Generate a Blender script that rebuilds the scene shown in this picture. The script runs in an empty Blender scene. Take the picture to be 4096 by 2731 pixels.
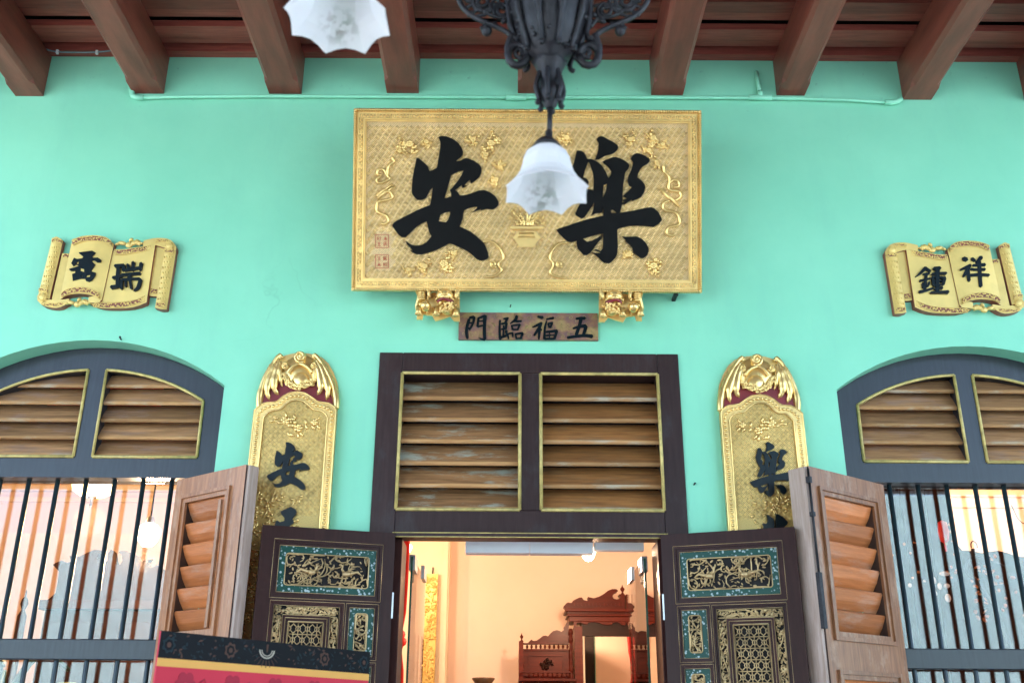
import bpy, bmesh, math, random
from mathutils import Vector, Matrix
from mathutils.geometry import tessellate_polygon

S = bpy.context.scene
COL = S.collection
R = math.radians

# ------------------------------------------------------------------ camera, sky, sun, exposure
F_PX, PITCH, ROLL, CAM = 35.0 / 36.0 * 4096, R(21.6), R(0.35), Vector((0, -4.96, 1.6))
FWD = Vector((0, math.cos(PITCH), math.sin(PITCH)))
UP = Vector((0, -math.sin(PITCH), math.cos(PITCH)))
RT = Vector((1, 0, 0))
cam = bpy.data.objects.new('camera', bpy.data.cameras.new('camera'))
COL.objects.link(cam)
cr, sr = math.cos(ROLL), math.sin(ROLL)
rx = RT * cr + UP * sr
ry = UP * cr - RT * sr
cam.matrix_world = Matrix(((rx.x, ry.x, -FWD.x, CAM.x), (rx.y, ry.y, -FWD.y, CAM.y), (rx.z, ry.z, -FWD.z, CAM.z), (0, 0, 0, 1)))
cam.data.lens, cam.data.sensor_width, cam.data.clip_start, cam.data.clip_end = 35, 36, 0.05, 400
cam.data.dof.use_dof, cam.data.dof.focus_distance, cam.data.dof.aperture_fstop = True, 5.3, 4.2
S.camera = cam

world = bpy.data.worlds.new('World')
S.world = world
world.use_nodes = True
wn = world.node_tree
sky = wn.nodes.new('ShaderNodeTexSky')
sky.sky_type = 'NISHITA'
sky.sun_disc = False
sky.sun_elevation, sky.sun_rotation = R(56), R(-22)
sky.air_density, sky.dust_density, sky.ozone_density = 1.0, 1.8, 1.3
wn.links.new(sky.outputs[0], wn.nodes['Background'].inputs[0])
wn.nodes['Background'].inputs[1].default_value = 0.15
sun = bpy.data.objects.new('sun', bpy.data.lights.new('sun', 'SUN'))
COL.objects.link(sun)
sun.data.energy, sun.data.angle, sun.data.color = 1.5, R(14), (1, 0.96, 0.9)
sd = Vector((math.sin(R(-22)) * math.cos(R(56)), math.cos(R(-22)) * math.cos(R(56)), math.sin(R(56))))
sun.rotation_euler = sd.to_track_quat('Z', 'Y').to_euler()
S.view_settings.view_transform = 'Standard'
S.view_settings.look = 'None'
S.view_settings.gamma = 1
S.view_settings.exposure = 2.9
S.render.engine = 'CYCLES'
S.cycles.max_bounces, S.cycles.diffuse_bounces, S.cycles.transparent_max_bounces = 10, 5, 16
S.cycles.use_denoising = True
S.cycles.sample_clamp_indirect = 8


def ray(px, py):
    u, v = (px - 2048) / F_PX, -(py - 1365.5) / F_PX
    return FWD + rx * u + ry * v


def at(px, py, y=0.0):
    """point of the photograph (4096 px wide) on the vertical plane at depth y"""
    d = ray(px, py)
    return CAM + d * ((y - CAM.y) / d.y)


def on_plane(px, py, o, n):
    d = ray(px, py)
    return CAM + d * ((o - CAM).dot(n) / d.dot(n))


# ------------------------------------------------------------------ materials
def nodes(name):
    m = bpy.data.materials.new(name)
    m.use_nodes = True
    t = m.node_tree
    return m, t, t.nodes['Principled BSDF']


def N(t, kind, **kw):
    n = t.nodes.new(kind)
    for k, v in kw.items():
        if k.startswith('i_'):
            key = k[2:]
            n.inputs[int(key) if key.isdigit() else key].default_value = v
        else:
            setattr(n, k, v)
    return n


def ramp(t, src, stops):
    r = t.nodes.new('ShaderNodeValToRGB')
    e = r.color_ramp.elements
    while len(e) < len(stops):
        e.new(0.5)
    for q, (p, c) in zip(e, stops):
        q.position, q.color = p, (c[0], c[1], c[2], 1)
    t.links.new(src, r.inputs[0])
    return r


def mixc(t, fac, a, b, mode='MIX'):
    n = t.nodes.new('ShaderNodeMix')
    n.data_type, n.blend_type = 'RGBA', mode
    for sock, val in ((n.inputs[0], fac), (n.inputs[6], a), (n.inputs[7], b)):
        if hasattr(val, 'links') or hasattr(val, 'is_linked'):
            t.links.new(val, sock)
        elif isinstance(val, (int, float)):
            sock.default_value = val
        else:
            sock.default_value = (val[0], val[1], val[2], 1)
    return n.outputs[2]


def objco(t, scale=(1, 1, 1), rnd=0.0):
    tc = t.nodes.new('ShaderNodeTexCoord')
    mp = t.nodes.new('ShaderNodeMapping')
    mp.inputs['Scale'].default_value = scale
    t.links.new(tc.outputs['Object'], mp.inputs[0])
    if rnd:
        oi = t.nodes.new('ShaderNodeObjectInfo')
        mu = N(t, 'ShaderNodeMath', operation='MULTIPLY', i_1=rnd)
        t.links.new(oi.outputs['Random'], mu.inputs[0])
        t.links.new(mu.outputs[0], mp.inputs['Location'])
    return mp.outputs[0]


def noise(t, co, scale, detail=4, rough=0.55):
    n = N(t, 'ShaderNodeTexNoise', i_Scale=scale, i_Detail=detail, i_Roughness=rough)
    t.links.new(co, n.inputs['Vector'])
    return n.outputs[0]


def bump(t, b, h, strength, dist):
    n = N(t, 'ShaderNodeBump', i_Strength=strength, i_Distance=dist)
    t.links.new(h, n.inputs['Height'])
    t.links.new(n.outputs[0], b.inputs['Normal'])


def plain(name, c, rough=0.5, metal=0.0, var=0.25, vs=6.0, bs=0.0, bd=0.002, stretch=(1, 1, 1), spec=0.5):
    m, t, b = nodes(name)
    co = objco(t, stretch, 13.0)
    nz = noise(t, co, vs)
    lo = [x * (1 - var) for x in c]
    hi = [min(1, x * (1 + var)) for x in c]
    t.links.new(ramp(t, nz, [(0.3, lo), (0.7, hi)]).outputs[0], b.inputs['Base Color'])
    b.inputs['Roughness'].default_value = rough
    b.inputs['Metallic'].default_value = metal
    b.inputs['Specular IOR Level'].default_value = spec
    if bs:
        bump(t, b, noise(t, co, vs * 8, 3), bs, bd)
    return m


M = {}
# mint lime-washed wall: slight mottling, grime clinging to the top course
m, t, b = nodes('mint_wall_paint')
co = objco(t)
n1 = noise(t, co, 1.3, 5)
base = ramp(t, n1, [(0.3, (0.21, 0.595, 0.405)), (0.7, (0.26, 0.675, 0.465))]).outputs[0]
warp = N(t, 'ShaderNodeVectorMath', operation='MULTIPLY_ADD')
warp.inputs[1].default_value = (0.35, 0.35, 0.35)
nz3 = N(t, 'ShaderNodeTexNoise', i_Scale=2.5, i_Detail=4)
t.links.new(co, nz3.inputs['Vector'])
t.links.new(nz3.outputs['Color'], warp.inputs[0])
t.links.new(co, warp.inputs[2])
vc = N(t, 'ShaderNodeTexVoronoi', feature='DISTANCE_TO_EDGE', i_Scale=1.5)
t.links.new(warp.outputs[0], vc.inputs['Vector'])
crk = ramp(t, vc.outputs['Distance'], [(0.0, (1, 1, 1)), (0.006, (0, 0, 0))]).outputs[0]
cg = ramp(t, noise(t, co, 1.1, 3), [(0.58, (0, 0, 0)), (0.7, (0.22, 0.22, 0.22))]).outputs[0]
base = mixc(t, mixc(t, 1.0, crk, cg, 'MULTIPLY'), base, (0.1, 0.3, 0.2))
stn = ramp(t, noise(t, objco(t, (3.0, 3.0, 0.6)), 1.6, 6, 0.65), [(0.52, (0, 0, 0)), (0.75, (0.35, 0.35, 0.35))]).outputs[0]
base = mixc(t, stn, base, (0.2, 0.52, 0.39))
n2 = noise(t, co, 14, 6, 0.7)
spk = ramp(t, n2, [(0.62, (0, 0, 0)), (0.78, (1, 1, 1))]).outputs[0]
sx = N(t, 'ShaderNodeSeparateXYZ')
t.links.new(co, sx.inputs[0])
top = N(t, 'ShaderNodeMapRange', i_1=4.9, i_2=5.3, i_3=0.0, i_4=0.8)
t.links.new(sx.outputs[2], top.inputs[0])
fac = N(t, 'ShaderNodeMath', operation='MULTIPLY')
t.links.new(spk, fac.inputs[0])
t.links.new(top.outputs[0], fac.inputs[1])
base2 = mixc(t, fac.outputs[0], base, (0.08, 0.16, 0.12))
t.links.new(base2, b.inputs['Base Color'])
b.inputs['Roughness'].default_value = 0.5
b.inputs['Specular IOR Level'].default_value = 0.35
bump(t, b, noise(t, co, 4, 7, 0.6), 0.45, 0.008)
M['mint'] = m
M['mint_pipe'] = plain('mint_gloss_paint', (0.26, 0.69, 0.47), 0.4, var=0.06)
M['joist'] = plain('brown_gloss_paint', (0.185, 0.05, 0.032), 0.4, var=0.3, vs=2.5, bs=0.35, bd=0.003, stretch=(6, 1, 6))


def wood(name, c1, c2, rough, axis='x', fine=40.0, patch=None, pamt=0.5, bs=0.3, coat=0.0, spec=0.5, vr=(0.72, 1.2)):
    """streaky varnished or painted timber, grain along one axis, each piece with its own grain"""
    m, t, b = nodes(name)
    st = {'x': (1.2, 14, 14), 'z': (14, 14, 1.2), 'y': (14, 1.2, 14)}[axis]
    co = objco(t, st, 31.0)
    g = noise(t, co, fine / 10, 6, 0.65)
    col = ramp(t, g, [(0.28, c1), (0.72, c2)]).outputs[0]
    oi = t.nodes.new('ShaderNodeObjectInfo')
    hv = N(t, 'ShaderNodeHueSaturation')
    mr = N(t, 'ShaderNodeMapRange', i_3=vr[0], i_4=vr[1])
    t.links.new(oi.outputs['Random'], mr.inputs[0])
    t.links.new(mr.outputs[0], hv.inputs['Value'])
    t.links.new(col, hv.inputs['Color'])
    col = hv.outputs[0]
    if patch:
        co2 = objco(t, (2.2, 5, 9) if axis == 'x' else (5, 5, 2.5), 57.0)
        pm = ramp(t, noise(t, co2, 1.6, 7, 0.7), [(0.52, (0, 0, 0)), (0.66, (pamt,) * 3)]).outputs[0]
        col = mixc(t, pm, col, patch)
    t.links.new(col, b.inputs['Base Color'])
    b.inputs['Roughness'].default_value = rough
    b.inputs['Coat Weight'].default_value = coat
    b.inputs['Specular IOR Level'].default_value = spec
    b.inputs['Coat Roughness'].default_value = 0.2
    bump(t, b, g, bs, 0.003)
    return m


M['plank'] = wood('brown_plank_paint', (0.16, 0.038, 0.027), (0.31, 0.08, 0.056), 0.4, spec=0.3)
M['slat'] = wood('weathered_varnished_slat', (0.13, 0.06, 0.024), (0.4, 0.2, 0.085), 0.42, patch=(0.4, 0.42, 0.34), pamt=0.95, vr=(0.5, 1.2))
M['slat_warm'] = wood('warm_varnished_slat', (0.2, 0.08, 0.026), (0.52, 0.225, 0.072), 0.42, patch=(0.2, 0.14, 0.08), pamt=0.5, vr=(0.55, 1.15))
M['nose'] = wood('worn_slat_nose', (0.33, 0.165, 0.06), (0.54, 0.3, 0.13), 0.4, patch=(0.5, 0.48, 0.38), pamt=0.6)  # pale tone carries real wear and the light caught on the edge
M['slat_arch'] = wood('rubbed_varnished_slat', (0.19, 0.095, 0.042), (0.5, 0.27, 0.125), 0.34, patch=(0.3, 0.2, 0.17), pamt=0.6, vr=(0.55, 1.2))
M['shutter'] = wood('sun_bleached_shutter_wood', (0.18, 0.066, 0.024), (0.4, 0.17, 0.07), 0.4, 'z', patch=(0.5, 0.33, 0.22), pamt=0.45, coat=0.15)
M['shutter_slat'] = wood('orange_varnished_shutter_slat', (0.4, 0.12, 0.035), (0.62, 0.21, 0.07), 0.3, 'x', patch=(0.5, 0.36, 0.28), pamt=0.35, coat=0.3)
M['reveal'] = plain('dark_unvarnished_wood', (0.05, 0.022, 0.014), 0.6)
M['bleached'] = wood('bleached_edge_wood', (0.28, 0.18, 0.13), (0.48, 0.37, 0.31), 0.6, 'z')
M['frame'] = wood('dark_brown_frame_paint', (0.026, 0.013, 0.013), (0.045, 0.025, 0.024), 0.42, 'z', patch=(0.05, 0.046, 0.05), pamt=0.5, bs=0.15, spec=0.25)
M['arch_frame'] = wood('near_black_frame_paint', (0.014, 0.016, 0.022), (0.026, 0.03, 0.038), 0.38, 'z', bs=0.12, coat=0.12, spec=0.4)  # blue in the base colour imitates the sky's reflection
M['door'] = wood('maroon_brown_lacquer', (0.028, 0.008, 0.007), (0.048, 0.016, 0.013), 0.36, 'z', bs=0.1, spec=0.15)
M['bar'] = plain('dark_iron_bar_paint', (0.02, 0.035, 0.04), 0.28, var=0.2)
M['iron'] = plain('black_patina_iron', (0.022, 0.021, 0.024), 0.5, 0.4, var=0.5, vs=30, bs=0.4, bd=0.003)
M['red_back'] = plain('maroon_lacquer', (0.2, 0.016, 0.02), 0.35)
M['scroll_side'] = plain('red_brown_edge_paint', (0.24, 0.075, 0.045), 0.5)
M['black'] = plain('black_lacquer', (0.004, 0.004, 0.004), 0.5, var=0.1, spec=0.12)
M['navy'] = plain('blue_black_lacquer', (0.004, 0.01, 0.013), 0.3, var=0.1, spec=0.22)
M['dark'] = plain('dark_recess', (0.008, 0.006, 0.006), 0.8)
M['gold_trim'] = plain('gold_line_paint', (0.5, 0.39, 0.13), 0.45, 0.15, var=0.3, vs=25)


def gold(name, c, rough, metal, fret=0.0, scale=60.0, grime=0.35):
    """gilded carving; fret > 0 adds the fine basket diaper cut into the ground"""
    m, t, b = nodes(name)
    co = objco(t)
    nz = noise(t, co, 7, 5)
    lo = [x * (1 - grime) for x in c]
    t.links.new(ramp(t, nz, [(0.3, lo), (0.65, c)]).outputs[0], b.inputs['Base Color'])
    b.inputs['Metallic'].default_value = metal
    b.inputs['Roughness'].default_value = rough
    if fret:
        sxz = N(t, 'ShaderNodeSeparateXYZ')
        t.links.new(co, sxz.inputs[0])
        rot = []
        for sg in (1, -1):
            ad = N(t, 'ShaderNodeMath', operation='MULTIPLY_ADD', i_1=float(sg))
            t.links.new(sxz.outputs[0], ad.inputs[0])
            t.links.new(sxz.outputs[2], ad.inputs[2])
            rot.append(ad.outputs[0])
        cx = N(t, 'ShaderNodeCombineXYZ')
        t.links.new(rot[0], cx.inputs[0])
        t.links.new(rot[1], cx.inputs[1])
        br = N(t, 'ShaderNodeTexBrick', i_Scale=scale, offset=0.5, squash=1.0)
        br.inputs['Mortar Size'].default_value = 0.1
        br.inputs['Mortar Smooth'].default_value = 0.6
        br.inputs['Brick Width'].default_value = 1.6
        br.inputs['Row Height'].default_value = 0.42
        t.links.new(cx.outputs[0], br.inputs['Vector'])
        ad = N(t, 'ShaderNodeMath', operation='MULTIPLY_ADD', i_1=-1.0, i_2=1.0)
        t.links.new(br.outputs['Fac'], ad.inputs[0])
        bump(t, b, ad.outputs[0], fret, 0.005)
        src = b.inputs['Base Color'].links[0].from_socket
        t.links.new(mixc(t, br.outputs['Fac'], src, [x * 0.5 for x in c]), b.inputs['Base Color'])
    else:
        bump(t, b, noise(t, co, 60, 3), 0.25, 0.003)
    return m


M['gold_fret'] = gold('gilt_fret_ground', (0.95, 0.68, 0.33), 0.4, 0.2, 1.0, 34, 0.3)
M['gold_fret2'] = gold('gilt_fret_ground_bright', (0.88, 0.62, 0.21), 0.36, 0.3, 1.0, 44, 0.15)
M['gold'] = gold('gilt_carving', (0.96, 0.67, 0.25), 0.3, 0.6, grime=0.3)
M['gold_bright'] = gold('bright_gilt', (0.95, 0.67, 0.25), 0.25, 0.7, grime=0.25)
M['gold_pale'] = gold('pale_gold_paint', (0.8, 0.58, 0.18), 0.42, 0.3, grime=0.18)
M['gold_dull'] = gold('dull_gilt_carving', (0.66, 0.46, 0.22), 0.36, 0.45, grime=0.5)
# plaque ground: purplish brown with worn gilt
m, t, b = nodes('worn_brown_gilt')
co = objco(t)
t.links.new(ramp(t, noise(t, co, 18, 5), [(0.36, (0.16, 0.085, 0.08)), (0.5, (0.24, 0.12, 0.075)), (0.62, (0.3, 0.2, 0.08))]).outputs[0], b.inputs['Base Color'])
b.inputs['Roughness'].default_value = 0.45
M['plaque'] = m
# green enamel with mother-of-pearl flecks
m, t, b = nodes('green_enamel_pearl_flecks')
co = objco(t)
vo = N(t, 'ShaderNodeTexVoronoi', i_Scale=62.0, i_Randomness=1.0)
t.links.new(co, vo.inputs['Vector'])
fl = ramp(t, vo.outputs['Distance'], [(0.26, (1, 1, 1)), (0.4, (0, 0, 0))]).outputs[0]
gate = ramp(t, noise(t, co, 55, 2), [(0.42, (0, 0, 0)), (0.48, (1, 1, 1))]).outputs[0]
ff = mixc(t, 1.0, fl, gate, 'MULTIPLY')
t.links.new(mixc(t, ff, (0.004, 0.05, 0.036), (0.36, 0.44, 0.44)), b.inputs['Base Color'])
b.inputs['Roughness'].default_value = 0.3
b.inputs['Specular IOR Level'].default_value = 0.2
M['enamel'] = m


def glass(name, ior, tint=(1, 1, 1), rough=0.0):
    m = bpy.data.materials.new(name)
    m.use_nodes = True
    t = m.node_tree
    t.nodes.remove(t.nodes['Principled BSDF'])
    fr = N(t, 'ShaderNodeFresnel', i_IOR=ior)
    tr = N(t, 'ShaderNodeBsdfTransparent')
    tr.inputs[0].default_value = (*tint, 1)
    gl = N(t, 'ShaderNodeBsdfGlossy', i_Roughness=rough)
    mx = N(t, 'ShaderNodeMixShader')
    t.links.new(fr.outputs[0], mx.inputs[0])
    t.links.new(tr.outputs[0], mx.inputs[1])
    t.links.new(gl.outputs[0], mx.inputs[2])
    t.links.new(mx.outputs[0], t.nodes['Material Output'].inputs[0])
    return m


M['pane'] = glass('window_glass', 1.72, (0.97, 0.99, 0.98))
M['door_glass'] = glass('door_glass', 1.5, (0.98, 1, 0.99))
M['glass_edge'] = plain('green_glass_edge', (0.01, 0.06, 0.035), 0.15)
M['steel'] = plain('brushed_steel', (0.42, 0.42, 0.43), 0.35, 0.7)
M['grey_box'] = plain('pale_blue_grey_plastic', (0.78, 0.82, 0.86), 0.45, var=0.04)
M['cream'] = plain('cream_wall_paint', (0.83, 0.66, 0.55), 0.6, var=0.05, vs=1.5)
M['cream_light'] = plain('pale_cream_wall_paint', (0.8, 0.7, 0.52), 0.6, var=0.04)
M['rosewood'] = wood('red_rosewood', (0.07, 0.009, 0.004), (0.135, 0.018, 0.008), 0.4, 'x', coat=0.03, spec=0.15, bs=0.12)
M['dark_wood'] = wood('dark_rosewood', (0.018, 0.007, 0.005), (0.036, 0.014, 0.01), 0.4, 'x', bs=0.12, spec=0.15)
M['carved_wood'] = wood('brown_carved_wood', (0.09, 0.05, 0.02), (0.2, 0.12, 0.05), 0.5, 'z', bs=0.4)
M['red_cloth'] = plain('red_silk', (0.6, 0.015, 0.015), 0.5, var=0.15, vs=12)
M['leaf'] = plain('dark_green_leaf', (0.03, 0.07, 0.03), 0.45)
M['leaf_orange'] = plain('orange_leaf', (0.5, 0.17, 0.05), 0.5)
M['white_petal'] = plain('white_petal', (0.85, 0.8, 0.82), 0.5, var=0.05)
M['bark'] = plain('dark_bark', (0.035, 0.025, 0.03), 0.7)
M['paving'] = plain('pale_paving', (0.5, 0.49, 0.47), 0.7, var=0.12, vs=1.2)
M['tile'] = plain('verandah_floor_tile', (0.38, 0.3, 0.25), 0.35, var=0.15, vs=2)
M['court_paint'] = plain('pale_blue_green_lime_wash', (0.58, 0.8, 0.82), 0.7, var=0.06)
M['far_plaster'] = plain('pale_plaster', (0.55, 0.55, 0.52), 0.7, var=0.08)
M['porcelain'] = plain('dark_bronze_glaze', (0.09, 0.055, 0.03), 0.3, 0.3)
M['cable'] = plain('grey_blue_cable', (0.14, 0.2, 0.22), 0.4)
M['clip'] = plain('white_clip', (0.75, 0.75, 0.75), 0.4)
m, t, b = nodes('mirror_silver')
b.inputs['Metallic'].default_value, b.inputs['Roughness'].default_value = 1.0, 0.02
b.inputs['Base Color'].default_value = (0.8, 0.8, 0.78, 1)
M['mirror'] = m


def lamp_mat(name, c, strength):
    m, t, b = nodes(name)
    b.inputs['Base Color'].default_value = (0.8, 0.75, 0.65, 1)
    b.inputs['Emission Color'].default_value = (*c, 1)
    b.inputs['Emission Strength'].default_value = strength
    return m


M['globe'] = lamp_mat('lit_opal_globe', (1, 0.85, 0.62), 1.6)
M['lantern'] = lamp_mat('lit_lantern_silk', (1, 0.7, 0.3), 0.75)
# opal glass lampshade with a faded painted spray
m, t, b = nodes('opal_glass_shade')
co = objco(t)
ln = N(t, 'ShaderNodeVectorMath', operation='DISTANCE')
ln.inputs[1].default_value = (-0.01, 0.062, -0.085)
t.links.new(co, ln.inputs[0])
near = N(t, 'ShaderNodeMapRange', i_1=0.015, i_2=0.048, i_3=1.0, i_4=0.0)
t.links.new(ln.outputs['Value'], near.inputs[0])
sp = ramp(t, noise(t, co, 55, 3, 0.6), [(0.46, (0, 0, 0)), (0.55, (0.95, 0.95, 0.95))]).outputs[0]
mk = mixc(t, 1.0, sp, near.outputs[0], 'MULTIPLY')
tint = ramp(t, noise(t, co, 38, 1), [(0.42, (0.16, 0.22, 0.17)), (0.6, (0.32, 0.25, 0.25))]).outputs[0]
t.links.new(mixc(t, mk, (0.92, 0.92, 0.93), tint), b.inputs['Base Color'])
b.inputs['Roughness'].default_value = 0.35
b.inputs['Subsurface Weight'].default_value = 0.0
trl = N(t, 'ShaderNodeBsdfTranslucent')
trl.inputs[0].default_value = (0.97, 0.96, 0.95, 1)
mx = N(t, 'ShaderNodeMixShader', i_0=0.55)
t.links.new(b.outputs[0], mx.inputs[1])
t.links.new(trl.outputs[0], mx.inputs[2])
t.links.new(mx.outputs[0], t.nodes['Material Output'].inputs[0])
M['shade'] = m
for nm, c in (('sign_red', (0.56, 0.035, 0.06)), ('sign_gold', (0.72, 0.36, 0.09)), ('sign_black', (0.004, 0.004, 0.006)), ('sign_dark_red', (0.36, 0.024, 0.045)),
              ('sign_teal', (0.012, 0.024, 0.03)), ('sign_tan', (0.085, 0.04, 0.028)), ('sign_cream', (0.42, 0.36, 0.28)), ('seal_red', (0.5, 0.08, 0.04))):
    M[nm] = plain(nm + '_print', c, 0.45 if nm.startswith('sign') else 0.5, var=0.06, spec=0.1)


# ------------------------------------------------------------------ mesh builder and bookkeeping
def chain(o):
    mt = Matrix.Identity(4)
    while o is not None:
        mt = o.matrix_basis @ mt
        o = o.parent
    return mt


class MB:
    def __init__(s, mt=None):
        s.v, s.f, s.mi, s.sm, s.cur, s.mt = [], [], [], [], 0, mt

    def add(s, vs, fs, smooth=False):
        o = len(s.v)
        s.v += [Vector(p) for p in vs]
        for f in fs:
            s.f.append([i + o for i in f])
            s.mi.append(s.cur)
            s.sm.append(smooth)
        return s

    def box(s, x0, x1, y0, y1, z0, z1):
        return s.add([(x0, y0, z0), (x1, y0, z0), (x1, y1, z0), (x0, y1, z0), (x0, y0, z1), (x1, y0, z1), (x1, y1, z1), (x0, y1, z1)],
                     [(0, 3, 2, 1), (4, 5, 6, 7), (0, 1, 5, 4), (1, 2, 6, 5), (2, 3, 7, 6), (3, 0, 4, 7)])

    def prism(s, pts, mp, d0, d1, holes=(), side=None):
        """outline (and holes) extruded from depth d0 (back) to d1 (front) through mp(u, v, d)"""
        loops = [list(pts)] + [list(h) for h in holes]
        tri = tessellate_polygon([[Vector((p[0], p[1], 0)) for p in l] for l in loops])
        flat = [p for l in loops for p in l]
        n = len(flat)
        vs = [mp(p[0], p[1], d1) for p in flat] + [mp(p[0], p[1], d0) for p in flat]
        s.add(vs, [tuple(q) for q in tri] + [tuple(i + n for i in reversed(q)) for q in tri])
        keep = s.cur
        if side is not None:
            s.cur = side
        k = 0
        for l in loops:
            m_ = len(l)
            a = [flat[k + i] for i in range(m_)]
            vs = [mp(p[0], p[1], d1) for p in a] + [mp(p[0], p[1], d0) for p in a]
            s.add(vs, [(i, (i + 1) % m_, m_ + (i + 1) % m_, m_ + i) for i in range(m_)])
            k += m_
        s.cur = keep
        return s

    def patch(s, top, bot, mp, depth, rows=6, side=None, back=0.0):
        """curved sheet between two polylines of equal count; depth(s, t) lifts it; sides run back to the wall"""
        n = len(top)
        g = []
        for j in range(rows + 1):
            w = j / rows
            for i in range(n):
                a, c = top[i], bot[i]
                g.append((a[0] * (1 - w) + c[0] * w, a[1] * (1 - w) + c[1] * w, depth(i / (n - 1), w)))
        s.add([mp(*p) for p in g], [(j * n + i, (j + 1) * n + i, (j + 1) * n + i + 1, j * n + i + 1) for j in range(rows) for i in range(n - 1)], True)
        rim = [i for i in range(n)] + [j * n + n - 1 for j in range(1, rows + 1)] + [rows * n + i for i in range(n - 2, -1, -1)] + [j * n for j in range(rows - 1, 0, -1)]
        keep = s.cur
        if side is not None:
            s.cur = side
        k = len(rim)
        s.add([mp(*g[i]) for i in rim] + [mp(g[i][0], g[i][1], back) for i in rim], [(i, (i + 1) % k, k + (i + 1) % k, k + i) for i in range(k)])
        s.cur = keep
        return s

    def tube(s, pts, r, n=6, flat=1.0):
        pts = [Vector(p) for p in pts]
        rs = r if isinstance(r, (list, tuple)) else [r] * len(pts)
        vs, fs, prev = [], [], None
        for i, p in enumerate(pts):
            d = (pts[min(i + 1, len(pts) - 1)] - pts[max(i - 1, 0)])
            d = d.normalized() if d.length > 1e-9 else Vector((0, 0, 1))
            if prev is None:
                a = d.cross(Vector((0.13, 0.99, 0.07)))
                if a.length < 0.05:
                    a = d.cross(Vector((1, 0, 0)))
            else:
                a = prev - d * prev.dot(d)
            a.normalize()
            prev = a
            c = d.cross(a)
            for k in range(n):
                q = 2 * math.pi * k / n
                vs.append(p + (a * math.cos(q) + c * math.sin(q) * flat) * rs[i])
        m_ = len(pts)
        for i in range(m_ - 1):
            for k in range(n):
                fs.append((i * n + k, i * n + (k + 1) % n, (i + 1) * n + (k + 1) % n, (i + 1) * n + k))
        fs.append(tuple(reversed(range(n))))
        fs.append(tuple((m_ - 1) * n + k for k in range(n)))
        return s.add(vs, fs, True)

    def lathe(s, prof, c, n=16, mod=None):
        c = Vector(c)
        vs = []
        for r, z in prof:
            for k in range(n):
                a = 2 * math.pi * k / n
                q, dz = (r, z) if mod is None else mod(r, z, a)
                vs.append(c + Vector((q * math.cos(a), q * math.sin(a), dz)))
        return s.add(vs, [(i * n + k, i * n + (k + 1) % n, (i + 1) * n + (k + 1) % n, (i + 1) * n + k) for i in range(len(prof) - 1) for k in range(n)], True)

    def ell(s, c, r, nu=8, nv=5, rot=None):
        c = Vector(c)
        r = (r, r, r) if isinstance(r, (int, float)) else r
        vs, fs = [], []
        for j in range(1, nv):
            th = math.pi * j / nv
            for k in range(nu):
                a = 2 * math.pi * k / nu
                p = Vector((r[0] * math.sin(th) * math.cos(a), r[1] * math.sin(th) * math.sin(a), r[2] * math.cos(th)))
                vs.append(c + (rot @ p if rot else p))
        p = Vector((0, 0, r[2]))
        p = rot @ p if rot else p
        vs += [c + p, c - p]
        a, z = len(vs) - 2, len(vs) - 1
        for j in range(nv - 2):
            for k in range(nu):
                fs.append((j * nu + k, (j + 1) * nu + k, (j + 1) * nu + (k + 1) % nu, j * nu + (k + 1) % nu))
        for k in range(nu):
            fs.append((a, k, (k + 1) % nu))
            fs.append((z, (nv - 2) * nu + (k + 1) % nu, (nv - 2) * nu + k))
        return s.add(vs, fs, True)

    def build(s, name, mats, parent=None, bevel=0.0, stuff=False, label=None):
        inv = chain(parent).inverted() if parent else Matrix.Identity(4)
        if s.mt is not None:
            inv = inv @ s.mt
        me = bpy.data.meshes.new(name)
        me.from_pydata([inv @ p for p in s.v], [], s.f)
        for mm in (mats if isinstance(mats, (list, tuple)) else [mats]):
            me.materials.append(M[mm] if isinstance(mm, str) else mm)
        me.polygons.foreach_set('material_index', s.mi)
        me.polygons.foreach_set('use_smooth', s.sm)
        bm = bmesh.new()
        bm.from_mesh(me)
        bmesh.ops.recalc_face_normals(bm, faces=bm.faces)
        bm.to_mesh(me)
        bm.free()
        me.update()
        o = bpy.data.objects.new(name, me)
        COL.objects.link(o)
        o.parent = parent
        if bevel:
            bv = o.modifiers.new('edge', 'BEVEL')
            bv.width, bv.segments, bv.limit_method, bv.angle_limit = bevel, 1, 'ANGLE', R(40)
        if stuff:
            o['kind'] = 'stuff'
        if label:
            o['label'] = label
        return o


def tag(o, label, cat, group=None):
    o['label'], o['category'] = label, cat
    if group:
        o['group'] = group
    return o


def thing(name, label, cat, loc=(0, 0, 0), group=None, mt=None):
    o = bpy.data.objects.new(name, None)
    o.empty_display_size = 0.05
    COL.objects.link(o)
    if mt is not None:
        o.matrix_basis = mt
    else:
        o.location = loc
    return tag(o, label, cat, group)


def struct(o):
    o['kind'] = 'structure'
    return o


def spline(pts, k=6):
    """Catmull-Rom through the points"""
    P = [Vector(p) for p in pts]
    out = []
    for i in range(len(P) - 1):
        a, b_, c, d = P[max(i - 1, 0)], P[i], P[i + 1], P[min(i + 2, len(P) - 1)]
        for j in range(k):
            q = j / k
            out.append(0.5 * ((2 * b_) + (c - a) * q + (2 * a - 5 * b_ + 4 * c - d) * q * q + (3 * b_ - a - 3 * c + d) * q ** 3))
    out.append(P[-1])
    return out


def spiral(c, r0, r1, a0, turns, n, mp):
    return [mp(c[0] + (r0 + (r1 - r0) * i / n) * math.cos(a0 + turns * 2 * math.pi * i / n), c[1] + (r0 + (r1 - r0) * i / n) * math.sin(a0 + turns * 2 * math.pi * i / n)) for i in range(n + 1)]


XC = 0.1                                   # the axis of the facade
mir = lambda x: 2 * XC - x

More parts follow.
